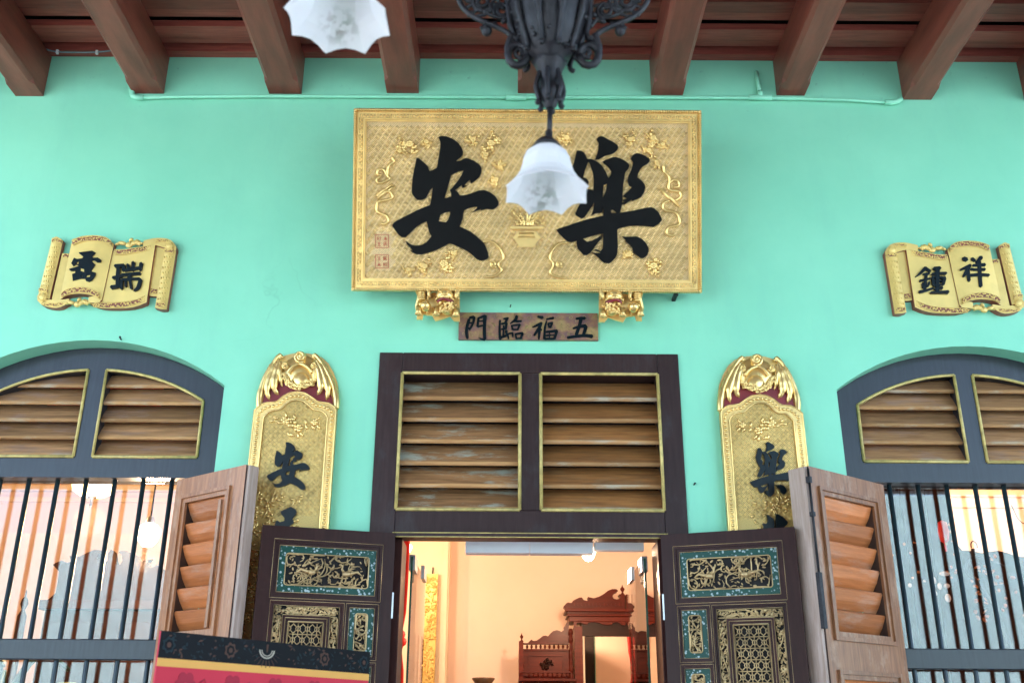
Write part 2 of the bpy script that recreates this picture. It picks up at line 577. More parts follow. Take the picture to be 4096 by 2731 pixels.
# ------------------------------------------------------------------ setting: ground, verandah floor, wall, ceiling
gb = MB().add([(-150, -200, -0.15), (150, -200, -0.15), (150, 60, -0.15), (-150, 60, -0.15)], [(0, 1, 2, 3)])
struct(gb.build('ground', 'paving'))
fb = MB().box(-7.5, 7.5, -4.6, 0, -0.13, 0.0)
struct(fb.build('floor', 'tile'))

CL, CR_ = -2.24, 2.44


def arch(c, hw, zb, zc, zp, n=18):
    """segment-headed opening: bottom zb, springing zc, crown zp"""
    sg = zp - zc
    r = (hw * hw + sg * sg) / (2 * sg)
    a = math.asin(min(1, hw / r))
    return [(c - hw, zb), (c + hw, zb)] + [(c + r * math.sin(a - 2 * a * i / n), zp - r + r * math.cos(a - 2 * a * i / n)) for i in range(n + 1)]


xz = lambda y0: (lambda u, v, d: Vector((u, y0 - d, v)))
wall = thing('facade_wall', 'mint green plastered wall with two arched windows and a doorway', 'wall', (0, 0, 0))
MB().prism([(-7.5, 0), (-0.701, 0), (-0.701, 3.491), (0.882, 3.491), (0.882, 0), (7.5, 0), (7.5, 5.6), (-7.5, 5.6)], xz(0), -0.3, 0.0,
           [arch(CL, 0.728, 0.5, 3.307, 3.557), arch(CR_, 0.731, 0.5, 3.303, 3.553)]).build('plaster', 'mint', wall)

ceil = struct(MB().box(-5.2, 5.4, -4.3, 0.3, 5.52, 5.7).build('ceiling', 'dark'))
yy = 0.0
k = 0
while yy > -4.2:
    if k == 0:
        MB().box(-5.15, 5.35, -0.059, -0.002, 5.392, 5.515).build('plank', 'plank', ceil)
        yy = -0.114
    else:
        MB().box(-5.15, 5.35, yy - 0.084, yy, 5.41, 5.45).build('plank', 'plank', ceil)
        MB().box(-5.15, 5.35, yy - 0.176, yy - 0.087, 5.388, 5.43).build('plank', 'plank', ceil)
        yy -= 0.232
    k += 1


def joist(x0, x1, zb):
    c = 0.022
    prof_s = [(x0, zb), (x1, zb), (x1, 5.4), (x0, 5.4)]
    b_ = MB()
    secs = [(-0.003, 0.0), (-0.12, 0.0), (-0.15, c), (-4.2, c)]
    vs, fs = [], []
    for y, q in secs:
        q = max(q, 0.001)
        vs += [(x0 + q, y, zb), (x1 - q, y, zb), (x1, y, zb + q), (x1, y, 5.386), (x0, y, 5.386), (x0, y, zb + q)]
    for i in range(3):
        for j in range(6):
            fs.append((i * 6 + j, i * 6 + (j + 1) % 6, (i + 1) * 6 + (j + 1) % 6, (i + 1) * 6 + j))
    fs += [tuple(range(6)), tuple(range(18, 24))]
    b_.add(vs, fs)
    return b_.build('joist', 'joist', ceil)


for x0, x1, zb in ((-2.951, -2.785, 5.105), (-2.258, -2.075, 5.128), (-1.45, -1.258, 5.132), (-0.752, -0.563, 5.142), (0.025, 0.205, 5.146),
                   (0.817, 1.005, 5.139), (1.562, 1.728, 5.142), (2.309, 2.478, 5.118), (3.03, 3.2, 5.11), (-3.68, -3.51, 5.1), (3.8, 3.97, 5.1), (-4.5, -4.33, 5.1)):
    joist(x0, x1, zb)
struct(MB().box(-2.9, 3.1, -4.6, -4.31, 4.4, 5.7).build('front_beam', 'joist'))  # unseen beam added to darken the top of the wall
# mint painted wings of the house on the far side of the court, left and right of the added blocking wall
for x0, x1, h in ((-16, -3.41, 5.0), (3.61, 16, 5.8)):
    struct(MB().box(x0, x1, -13.2, -12.8, -0.2, h).build('court_wall', 'court_paint'))
# porch roof that runs forward from the verandah over the spot where the photographer stands
struct(MB().box(-2.9, 3.1, -9.5, -4.61, 5.0, 5.3).build('porch_roof', 'joist'))
struct(MB().box(-3.4, 3.6, -9.9, -9.51, 0, 5.6).build('gatehouse_wall', 'far_plaster'))  # unseen wall added to block sky light from the centre
struct(MB().prism([(-7.5, 0), (-0.701, 0), (-0.701, 3.491), (0.882, 3.491), (0.882, 0), (7.5, 0), (7.5, 4.6), (-7.5, 4.6)], xz(0), -0.32, -0.3005,
           [arch(CL, 0.728, 0.5, 3.307, 3.557), arch(CR_, 0.731, 0.5, 3.303, 3.553)]).build('inner_plaster', 'cream'))

# ------------------------------------------------------------------ conduit along the wall top, cable, nails
cd = thing('conduit_pipe', 'mint painted conduit pipe running under the joist ends', 'pipe', at(2048, 392, -0.02))
pp = [at(x, y, -0.022) for x, y in ((548, 392), (700, 388), (1000, 385), (1300, 386), (1700, 388), (2048, 390), (2400, 390), (2700, 391), (3010, 392), (3200, 395), (3400, 401), (3560, 411))]
MB().tube(pp, 0.0105, 8).build('pipe', 'mint_pipe', cd)
e0 = [at(x, y, -0.022) for x, y in ((575, 392), (545, 391), (530, 384), (527, 368), (527, 352))]
MB().tube(e0, 0.0165, 8).build('elbow', 'mint_pipe', cd)
e1 = [at(x, y, -0.022) for x, y in ((3540, 410), (3572, 411), (3592, 405), (3604, 395))]
MB().tube(e1, 0.0165, 8).build('elbow', 'mint_pipe', cd)
for px, w in ((3040, 45), (2065, 40)):
    MB().tube([at(px - w, 391, -0.022), at(px + w, 391, -0.022)], 0.0175, 8).build('tee_joint', 'mint_pipe', cd)
MB().tube([at(3040, 391, -0.022), at(3040, 366, -0.022)], 0.0175, 8).build('tee_joint', 'mint_pipe', cd)
MB().tube([at(3040, 372, -0.02), at(3030, 320, -0.016), at(3026, 288, -0.012)], [0.0125, 0.0115, 0.0105], 8).build('riser', 'mint_pipe', cd)
cb = thing('electric_cable', 'thin grey blue cable clipped under the boards between two joists', 'cable', at(320, 208, -0.07))
MB().tube(spline([at(178, 196, -0.07), at(225, 208, -0.07), at(320, 211, -0.07), at(390, 209, -0.07), at(460, 202, -0.07)]), 0.005, 6).build('wire', 'cable', cb)
for px, py in ((229, 208), (387, 210)):
    p = at(px, py, -0.075)
    MB().box(p.x - 0.006, p.x + 0.006, p.y - 0.006, p.y + 0.01, p.z - 0.012, p.z + 0.012).build('clip', 'clip', cb)
for px, py, l, r_, lab in ((484, 1359, 0.05, 0.007, 'small black nail in the wall above the left arch'), (2775, 1939, 0.03, 0.006, 'small black nail in the wall right of the door frame'),
                           (2040, 1229, 0.03, 0.004, 'thin black nail in the wall above the brown plaque')):
    p = at(px, py, 0)
    o = MB().tube([p + Vector((0, 0.01, 0)), p + Vector((0.002, -l * 0.5, 0.004)), p + Vector((0.005, -l * 0.5 - 0.004, 0.006))], [r_ * 0.6, r_ * 0.6, r_ * 0.9], 6).build('wall_nail', 'dark')
    tag(o, lab, 'nail')
for px, py, lab in ((2704, 1173, 'dark iron hook under the right end of the big gilt sign'),):
    p = at(px, py, -0.1)
    o = MB().box(p.x - 0.008, p.x + 0.012, -0.1, 0.01, p.z - 0.004, p.z + 0.012).box(p.x + 0.002, p.x + 0.012, -0.1, -0.09, p.z - 0.012, p.z - 0.0045).build('sign_hook', 'iron')
    tag(o, lab, 'hook')


# ------------------------------------------------------------------ arched windows
def slat_mesh(x0, x1, z, y, ht, dp, th=0.014, curve=0.006):
    """louvre blade: lower edge forward, upper edge back, rounded nose"""
    prof = [(0, 0), (-0.004, 0.006), (-0.001, th), (0.5 * dp - curve, 0.5 * ht + th * 0.8), (dp, ht + 0.004), (dp + th * 0.8, ht - 0.006), (0.5 * dp + th * 0.5 - curve, 0.5 * ht - 0.003), (0.008, -0.004)]
    n = len(prof)
    b_ = MB()
    vs = [(x0, y + p, z + q) for p, q in prof] + [(x1, y + p, z + q) for p, q in prof]
    qd = [(i, (i + 1) % n, n + (i + 1) % n, n + i) for i in range(n)]
    b_.add(vs, [qd[i] for i in range(2, n - 1)] + [tuple(range(n)), tuple(range(n, 2 * n))])
    b_.cur = 1                              # paler nose: worn varnish, plus the lit lower edge put into the colour
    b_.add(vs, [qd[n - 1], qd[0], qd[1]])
    return b_


def arched_window(c, label, barx, railz):
    w = thing('arched_window', label, 'window', (c, 0.11, 0.5))
    inR, inP = 1.095, 3.425
    zt = lambda x: inP - inR + math.sqrt(inR * inR - (x - c) ** 2)
    holes = []
    for sg in (-1, 1):
        xs = [c + sg * (0.05 + 0.542 * i / 10) for i in range(11)]
        h = [(xs[0], 2.95), (xs[-1], 2.95)] + [(x, zt(x)) for x in reversed(xs)]
        holes.append(h)
        # gilt bead round the louvred half
        loop = [(xs[0], 2.945)] + [(xs[-1] + sg * 0.003, 2.945)] + [(x, zt(x) + 0.002) for x in reversed(xs)] + [(xs[0], 2.945)]
        b_ = MB()
        pl = [Vector((x, 0.106, z)) for x, z in loop]
        cut = [[pl[0], pl[1]], [pl[1], pl[2]], pl[2:-1], [pl[-2], pl[-1]]]
        for seg in cut:
            b_.tube(seg, 0.0085, 6)
        b_.build('gilt_bead', 'gold_trim', w)
        z = 2.955
        i = 0
        while True:
            zz = z + i * 0.096
            hi = zz + 0.07
            lim = inP - 0.012
            if zz > lim - 0.035:
                break
            lo_x, hi_x = 0.03, 0.6
            s_ = zz + 0.015 - (inP - inR)
            mxr = math.sqrt(max(inR * inR - s_ * s_, 0.0001)) + 0.02 if s_ < inR else 0.1
            hi_x = min(hi_x, mxr + 0.07)
            a, d = sorted((c + sg * lo_x, c + sg * hi_x))
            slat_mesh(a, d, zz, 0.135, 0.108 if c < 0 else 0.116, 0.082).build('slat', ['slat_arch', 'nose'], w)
            i += 1
    hw = 0.728 - 0.002
    outer = arch(c, hw, 2.835, 3.305, 3.554)
    MB().prism(outer, xz(0.11), -0.08, 0.0, holes).build('louvre_frame', 'arch_frame', w, 0.004)
    # lower part: jambs, head lining, iron bars, rail, pane
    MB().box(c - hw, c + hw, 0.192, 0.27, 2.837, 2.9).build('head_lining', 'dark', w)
    for sg in (-1, 1):
        a, d = sorted((c + sg * 0.535, c + sg * hw))
        MB().box(a, d, 0.112, 0.28, 0.5, 2.833).build('jamb', 'arch_frame', w, 0.004)
    MB().box(c - 0.535, c + 0.535, 0.145, 0.195, railz, railz + 0.098).build('guard_rail', 'arch_frame', w, 0.005)
    for x in barx:
        MB().tube([(x, 0.17, 0.55), (x, 0.17, 2.837)], 0.0125, 8).build('bar', 'bar', w)
    MB().box(c - 0.535, c + 0.535, 0.243, 0.249, 0.52, 2.836).build('glass_pane', 'pane', w)
    return w


arched_window(CL, 'left arched window with iron bars before warm lamplit glass', [CL + 0.012 + 0.15 * i for i in range(-3, 4)], 1.935)
arched_window(CR_, 'right arched window with iron bars before bluish reflecting glass', [CR_ - 0.007 + 0.15 * i for i in range(-3, 4)], 1.915)
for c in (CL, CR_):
    w_ = MB().box(c - 0.7, c + 0.7, 0.42, 0.44, 2.9, 4.2).build('dark_blind', 'dark')  # near-black sheet added so the louvre gaps look unlit
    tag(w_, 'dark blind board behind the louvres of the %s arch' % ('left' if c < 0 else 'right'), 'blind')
# red banner cloth hanging behind the left louvres
o = MB().box(CL - 0.38, CL + 0.26, 0.4, 0.41, 3.3, 3.62).build('red_drape', 'red_cloth')
tag(o, 'bright red cloth glimpsed between the left arch slats', 'cloth')

# ------------------------------------------------------------------ doorway with louvred transom
dw = thing('door_frame', 'dark brown doorway frame with two louvred transom openings', 'door frame', (XC, 0, 0))
fy0, fy1 = -0.012, 0.2
T = [(-0.577, 0.043), (0.152, 0.768)]
b_ = MB()
for a, d, z0, z1 in ((-0.703, -0.579, 0, 3.493), (0.77, 0.884, 0, 3.493), (-0.579, 0.77, 3.38, 3.493), (-0.579, 0.77, 2.532, 2.65), (0.045, 0.15, 2.65, 3.38)):
    MB().box(a + 0.0005, d - 0.0005, fy0, fy1, z0, z1).build('frame_member', 'frame', dw, 0.003)
for (a, d), mat, pit in ((T[0], 'slat', 0.1215), (T[1], 'slat_warm', 0.1215)):
    b_ = MB()
    z0, z1 = 2.653, 3.377
    cs = [Vector((a, fy0 - 0.002, z0)), Vector((d, fy0 - 0.002, z0)), Vector((d, fy0 - 0.002, z1)), Vector((a, fy0 - 0.002, z1))]
    for i in range(4):
        b_.tube([cs[i], cs[(i + 1) % 4]], 0.009, 6)
    b_.build('gilt_bead', 'gold_trim', dw)
    for i in range(6):
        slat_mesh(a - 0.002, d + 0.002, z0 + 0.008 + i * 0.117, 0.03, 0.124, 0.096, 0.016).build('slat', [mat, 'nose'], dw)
MB().box(-0.579, 0.77, 0.175, 0.185, 2.65, 3.38).build('backing_board', 'dark', dw)  # black sheet added in place of the dark interior between slats
mb = MB()
mb.box(-0.585, 0.775, -0.04, fy0 - 0.001, 2.513, 2.531)
mb.build('head_moulding', 'frame', dw)
mb = MB()
for z in (2.531, 2.511):
    mb.tube([(-0.585, -0.042, z), (0.775, -0.042, z)], 0.0028, 6)
mb.build('gilt_line', 'gold_trim', dw)
MB().box(-0.579, 0.77, -0.0118, 0.1, 2.5135, 2.5305).build('door_head', 'door', dw)
for a, d in ((-0.579, -0.54), (0.731, 0.77)):
    MB().box(a, d, 0.02, 0.24, 0, 2.5125).build('inner_jamb', 'door', dw, 0.003)

# ------------------------------------------------------------------ carved openwork helper
def carve(mb, u0, u1, v0, v1, mp, seed, n_stem, n_leaf, r=0.003, d0=0.004, d1=0.014):
    rg = random.Random(seed)
    for _ in range(n_stem):
        u, v, a = rg.uniform(u0, u1), rg.uniform(v0, v1), rg.uniform(0, 6.28)
        pts, dd = [], rg.uniform(d0, d1)
        turn = rg.uniform(-0.9, 0.9)
        st = rg.uniform(0.012, 0.022)
        for _k in range(6):
            pts.append(mp(min(max(u, u0), u1), min(max(v, v0), v1), dd))
            u += math.cos(a) * st
            v += math.sin(a) * st
            a += turn
        ln = sum((pts[i + 1] - pts[i]).length for i in range(5))
        if ln > 0.03:
            mb.tube(pts, [r * 1.2, r * 1.2, r, r, r * 0.8, r * 0.5], 5)
    for _ in range(n_leaf):
        u, v = rg.uniform(u0, u1), rg.uniform(v0, v1)
        q = rg.uniform(0, 3.14)
        s_ = rg.uniform(0.7, 1.4)
        p = mp(u, v, rg.uniform(d0, d1))
        ex = (mp(u + math.cos(q), v + math.sin(q), 0) - mp(u, v, 0)).normalized()
        nn = (mp(u, v, 1) - mp(u, v, 0)).normalized()
        rot = Matrix((ex, nn.cross(ex), nn)).transposed()
        mb.ell(p, (r * 2.6 * s_, r * 1.2 * s_, r * 1.1), 6, 4, rot)
    return mb


def rrect(u0, u1, v0, v1, r, n=4):
    o = []
    for cx, cy, a0 in ((u1 - r, v1 - r, 0), (u0 + r, v1 - r, 90), (u0 + r, v0 + r, 180), (u1 - r, v0 + r, 270)):
        for i in range(n + 1):
            a = R(a0 + 90 * i / n)
            o.append((cx + r * math.cos(a), cy + r * math.sin(a)))
    return o


def rect(u0, u1, v0, v1):
    return [(u0, v0), (u1, v0), (u1, v1), (u0, v1)]


# ------------------------------------------------------------------ carved door leaves
def door_leaf(hx, hy, fx, fyy, seed, label, sgn):
    u_ = Vector((fx - hx, fyy - hy, 0)).normalized()
    n_ = Vector((u_.y, -u_.x, 0))
    if n_.y > 0:
        n_ = -n_
    mp = lambda u, v, d: Vector((hx, hy, 0)) + u_ * u + n_ * d + Vector((0, 0, v))
    d = thing('door_leaf', label, 'door', (hx, hy, 0.02), 'carved door leaves folded back against the wall')
    Wd = 0.64
    # panel rectangles (u from the hinge, v height)
    top = (0.058, 0.578, 2.192, 2.464)
    tall = (0.228, 0.572, 1.15, 2.18)
    small = [(0.064, 0.219, 1.925, 2.18), (0.064, 0.219, 1.66, 1.915), (0.064, 0.219, 1.4, 1.65), (0.064, 0.219, 1.15, 1.39)]
    low = (0.058, 0.578, 0.15, 1.1)
    allp = [top, tall] + small + [low]
    MB().prism(rect(0.0, Wd, 0.03, 2.525), mp, -0.022, 0.022, [rect(*p) for p in allp]).build('leaf_frame', 'door', d, 0.0015)
    MB().prism(rect(0.03, Wd - 0.03, 0.1, 2.48), mp, -0.02, -0.012).build('back_board', 'dark', d)

    def moulding(p, w=0.028, mats=('door', 'gold_trim')):
        a, b2, v0, v1 = p
        mo = MB()
        mo.prism(rect(a, b2, v0, v1), mp, 0.0, 0.02, [rect(a + w * 0.45, b2 - w * 0.45, v0 + w * 0.45, v1 - w * 0.45)])
        mo.prism(rect(a + w * 0.45, b2 - w * 0.45, v0 + w * 0.45, v1 - w * 0.45), mp, 0.0, 0.012, [rect(a + w, b2 - w, v0 + w, v1 - w)])
        mo.build('panel_moulding', 'door', d)
        g = MB()
        for q, dd, rr in ((0.0, 0.022, 0.0012), (w, 0.0125, 0.0013)):
            cs = [mp(a + q, v0 + q, dd), mp(b2 - q, v0 + q, dd), mp(b2 - q, v1 - q, dd), mp(a + q, v1 - q, dd)]
            for i in range(4):
                g.tube([cs[i], cs[(i + 1) % 4]], rr, 4)
        g.build('gilt_line', 'gold_dull', d)  # thin bright lines imitate highlights along the moulding edges
        return a + w, b2 - w, v0 + w, v1 - w

    def enamel(p, bw, bv, seed_, ns, nl):
        a, b2, v0, v1 = p
        MB().prism(rect(a, b2, v0, v1), mp, -0.01, 0.006, [rrect(a + bw, b2 - bw, v0 + bv, v1 - bv, 0.012)]).build('enamel_border', 'enamel', d)
        g = MB()
        rr = rrect(a + bw, b2 - bw, v0 + bv, v1 - bv, 0.012)
        g.tube([mp(u, v, 0.007) for u, v in rr + rr[:1]], 0.003, 5)
        g.build('gilt_rim', 'gold_dull', d)
        c_ = MB()
        carve(c_, a + bw + 0.004, b2 - bw - 0.004, v0 + bv + 0.004, v1 - bv - 0.004, mp, seed_, ns, nl, 0.0032, -0.006, 0.008)
        return c_

    p = moulding(top)
    c_ = enamel(p, 0.034, 0.034, seed, 46, 120)
    a, b2, v0, v1 = p
    # two birds standing among the branches
    for bu, fl in ((0.3, 1), (0.66, -1)):
        uu, vv = a + (b2 - a) * bu, v0 + (v1 - v0) * 0.45
        c_.ell(mp(uu, vv, 0.01), (0.022, 0.012, 0.014), 8, 5)
        c_.tube([mp(uu + fl * 0.015, vv + 0.006, 0.012), mp(uu + fl * 0.024, vv + 0.022, 0.013), mp(uu + fl * 0.02, vv + 0.038, 0.013), mp(uu + fl * 0.032, vv + 0.042, 0.013)], [0.007, 0.005, 0.005, 0.002], 6)
        c_.tube([mp(uu, vv - 0.01, 0.01), mp(uu + 0.004, vv - 0.038, 0.01)], 0.0022, 5)
        c_.tube([mp(uu - fl * 0.015, vv, 0.01), mp(uu - fl * 0.05, vv + 0.012, 0.01), mp(uu - fl * 0.075, vv - 0.006, 0.01)], [0.009, 0.007, 0.002], 6)
    c_.build('carved_relief', 'gold_dull', d)
    for i, q in enumerate(small):
        p = moulding(q, 0.018)
        enamel(p, 0.03, 0.025, seed + 5 + i, 16, 40).build('carved_relief', 'gold_dull', d)
    a, b2, v0, v1 = moulding(tall, 0.02)
    c_ = MB()
    bw = 0.042
    for k_, (x0, x1, z0, z1) in enumerate(((a, b2, v1 - bw, v1), (a, a + bw, v0 + bw, v1 - bw), (b2 - bw, b2, v0 + bw, v1 - bw), (a, b2, v0, v0 + bw))):
        big = k_ in (1, 2)
        carve(c_, x0 + 0.004, x1 - 0.004, z0 + 0.004, z1 - 0.004, mp, seed + 20 + k_, 70 if big else 30, 240 if big else 100, 0.0032, -0.006, 0.006)
    c_.build('carved_border', 'gold_dull', d, stuff=True)
    ia, ib, iv0, iv1 = a + bw, b2 - bw, v0 + bw, v1 - bw
    mo = MB()
    w = 0.034
    mo.prism(rect(ia, ib, iv0, iv1), mp, -0.01, 0.014, [rect(ia + 0.013, ib - 0.013, iv0 + 0.013, iv1 - 0.013)])
    mo.prism(rect(ia + 0.013, ib - 0.013, iv0 + 0.013, iv1 - 0.013), mp, -0.01, 0.006, [rect(ia + w, ib - w, iv0 + w, iv1 - w)])
    mo.build('lattice_frame', 'door', d)
    g = MB()
    for q, dd in ((0.0, 0.015), (0.013, 0.0145), (w - 0.005, 0.007)):
        cs = [mp(ia + q, iv0 + q, dd), mp(ib - q, iv0 + q, dd), mp(ib - q, iv1 - q, dd), mp(ia + q, iv1 - q, dd)]
        for i in range(4):
            g.tube([cs[i], cs[(i + 1) % 4]], 0.0017 if q < 0.02 else 0.004, 4)
    g.build('gilt_line', 'gold_dull', d)
    # fretwork lattice: rings strung on posts between rails, hexagons around the gaps
    la, lb, l0, l1 = ia + w, ib - w, iv0 + w, iv1 - w
    l_ = MB()
    pw, ph = (lb - la) / 3.5, 0.0505
    row = 0
    vt = l1
    rr = 0.0026
    while vt - ph > l0:
        off = 0.0 if row % 2 else 0.5
        l_.tube([mp(la, vt - ph, 0.0), mp(lb, vt - ph, 0.0)], rr, 4)
        vm = vt - ph / 2
        for i in range(-1, 5):
            uc = la + (i + off) * pw
            if la - 0.001 < uc < lb + 0.001:
                l_.tube([mp(uc, vt, 0), mp(uc, vt - ph, 0)], rr, 4)
                ring = [(uc + 0.0105 * math.cos(k_ * 0.5236), vm + 0.0105 * math.sin(k_ * 0.5236)) for k_ in range(13)]
                ring = [(min(max(x, la), lb), y) for x, y in ring]
                l_.tube([mp(x, y, 0) for x, y in ring], rr, 4)
            um = uc + pw / 2
            for sg in (-1, 1):
                pts = [(um - pw / 2 + 0.009, vm + sg * 0.008), (um - 0.002, vm + sg * 0.019), (um, vm + sg * 0.0205), (um + 0.002, vm + sg * 0.019), (um + pw / 2 - 0.009, vm + sg * 0.008)]
                pts = [(x, y) for x, y in pts if la <= x <= lb]
                if len(pts) > 1:
                    l_.tube([mp(x, y, 0) for x, y in pts], rr, 4)
                if la < um < lb:
                    l_.tube([mp(um, vm + sg * 0.0205, 0), mp(um, vm + sg * ph / 2, 0)], rr, 4)
        vt -= ph
        row += 1
    l_.build('lattice', 'gold_dull', d)
    moulding(low)
    MB().prism(rect(low[0] + 0.028, low[1] - 0.028, low[2] + 0.028, low[3] - 0.028), mp, -0.01, 0.006).build('lower_panel', 'door', d)
    MB().prism(rect(-0.006, 0.002, 2.12, 2.24), mp, 0.0, 0.024).build('hinge', 'steel', d)
    return d


door_leaf(-0.575, -0.03, -1.178, -0.225, 3, 'left carved door leaf with green enamelled bird panel', 1)
door_leaf(0.745, -0.03, 1.34, -0.255, 77, 'right carved door leaf with green enamelled deer panel', -1)


# ------------------------------------------------------------------ louvred window shutters
def shutter(hx, hy, fx, fyy, label, seed, right):
    u_ = Vector((fx - hx, fyy - hy, 0))
    Wd = u_.length
    u_.normalize()
    n_ = Vector((u_.y, -u_.x, 0))
    if n_.y > 0:
        n_ = -n_
    mt = Matrix(((u_.x, -n_.x, 0, hx), (u_.y, -n_.y, 0, hy), (0, 0, 1, 0), (0, 0, 0, 1)))
    mp = lambda u, v, d: mt @ Vector((u, -d, v))
    s_ = thing('window_shutter', label, 'shutter', group='teak shutters swung open beside the door', mt=mt)
    z0, z1 = 0.55, 2.815
    th = 0.1 if right else 0.058
    a, b2 = (0.11, Wd - 0.115) if right else (0.095, Wd - 0.155)
    op = [(a, b2, 2.05, 2.69), (a, b2, 0.75, 1.85)]
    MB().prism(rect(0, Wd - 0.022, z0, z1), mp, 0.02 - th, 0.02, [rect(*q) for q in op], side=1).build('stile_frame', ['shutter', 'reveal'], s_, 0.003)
    MB().prism(rect(Wd - 0.021, Wd, z0, z1 - 0.004), mp, 0.018 - th, 0.012).build('edge_strip', 'bleached', s_, 0.004)
    for q in op:
        m_ = MB()
        u0, u1, v0, v1 = q
        m_.prism(rect(u0 - 0.036, u1 + 0.036, v0 - 0.036, v1 + 0.036), mp, 0.0195, 0.034, [rect(u0 - 0.018, u1 + 0.018, v0 - 0.018, v1 + 0.018)])
        m_.prism(rect(u0 - 0.018, u1 + 0.018, v0 - 0.018, v1 + 0.018), mp, 0.01, 0.024, [rect(u0 + 0.004, u1 - 0.004, v0 + 0.004, v1 - 0.004)])
        m_.build('louvre_moulding', 'shutter', s_, 0.002)
        n = 6 if v0 > 1 else 9
        pit = (v1 - v0) / n
        for i in range(n):
            zz = v0 + i * pit
            rg = random.Random(seed + i)
            # blade: upper edge towards us, lower edge leaning back through the leaf
            tl = 0.055 + rg.uniform(-0.006, 0.006)
            prof = [(0.018, zz + pit * 0.98), (0.022, zz + pit * 0.9), (0.0, zz + pit * 0.45), (-0.026, zz + 0.01), (-0.036, zz + 0.004), (-0.04, zz + 0.018), (-0.014, zz + pit * 0.55), (0.008, zz + pit * 0.98)]
            k_ = len(prof)
            bl = MB()
            bl.add([mp(u0 + 0.002, z, d - 0.016) for d, z in prof] + [mp(u1 - 0.002, z, d - 0.016) for d, z in prof],
                   [(j, (j + 1) % k_, k_ + (j + 1) % k_, k_ + j) for j in range(k_)] + [tuple(range(k_)), tuple(range(k_, 2 * k_))])
            bl.build('slat', 'shutter_slat', s_)
    cx = (a + b2) / 2
    if not right:
        MB().prism(rect(b2 - 0.028, b2 - 0.008, 2.06, 2.66), mp, 0.026, 0.04).build('tilt_rod', 'shutter', s_, 0.003)
    else:
        m_ = MB()
        m_.tube([mp(Wd - 0.012, 2.8, 0.024), mp(Wd - 0.012, 2.3, 0.024)], 0.006, 6)
        m_.prism(rect(Wd - 0.024, Wd - 0.001, 2.06, 2.31), mp, 0.0125, 0.032)
        m_.prism(rect(Wd - 0.021, Wd - 0.003, 2.73, 2.76), mp, 0.0125, 0.034)
        m_.prism(rect(Wd - 0.021, Wd - 0.003, 2.57, 2.59), mp, 0.0125, 0.034)
        m_.build('bolt', 'iron', s_)
    for hz in (2.5, 0.9):
        MB().tube([mp(-0.006, hz, 0.0), mp(-0.006, hz + 0.09, 0.0)], 0.008, 6).build('hinge', 'iron', s_)
    return s_


shutter(-1.71, 0.098, -1.253, -0.251, 'left teak shutter in front of the gilt board reading down from the bat', 4, False)
shutter(1.907, 0.098, 1.398, -0.29, 'right teak shutter with iron bolt in front of the barred blue window', 40, True)


# ------------------------------------------------------------------ brush lettering
def stroke_poly(st, sc=1.0):
    """outline of a brush stroke through (x, y, width) points, round at both ends"""
    c = spline([Vector((p[0], p[1], p[2])) for p in st], 4) if len(st) > 2 else [Vector(st[0]).lerp(Vector(st[1]), i / 3) for i in range(4)]
    L, Rr = [], []
    n = len(c)
    for i, p in enumerate(c):
        d = c[min(i + 1, n - 1)] - c[max(i - 1, 0)]
        d = Vector((d.x, d.y)).normalized()
        w = max(p.z, 4) / 2
        L.append((p.x - d.y * w, p.y + d.x * w))
        Rr.append((p.x + d.y * w, p.y - d.x * w))
    def cap(p, q, d):
        w = max(p.z, 4) / 2
        return [(p.x + d.x * w * 0.75, p.y + d.y * w * 0.75)]
    d1 = Vector((c[-1].x - c[-2].x, c[-1].y - c[-2].y)).normalized()
    d0 = Vector((c[0].x - c[1].x, c[0].y - c[1].y)).normalized()
    return L + cap(c[-1], None, d1) + list(reversed(Rr)) + cap(c[0], None, d0)


def letter(strokes, topx, mp, d0, d1, name, mat, parent):
    """strokes in zoomed picture units; topx maps them to board coordinates"""
    b_ = MB()
    for i, st in enumerate(strokes):
        pl = [topx(x, y) for x, y in stroke_poly(st)]
        b_.prism(pl, mp, d0, d1 + 0.00025 * i)
    return b_.build(name, mat, parent)


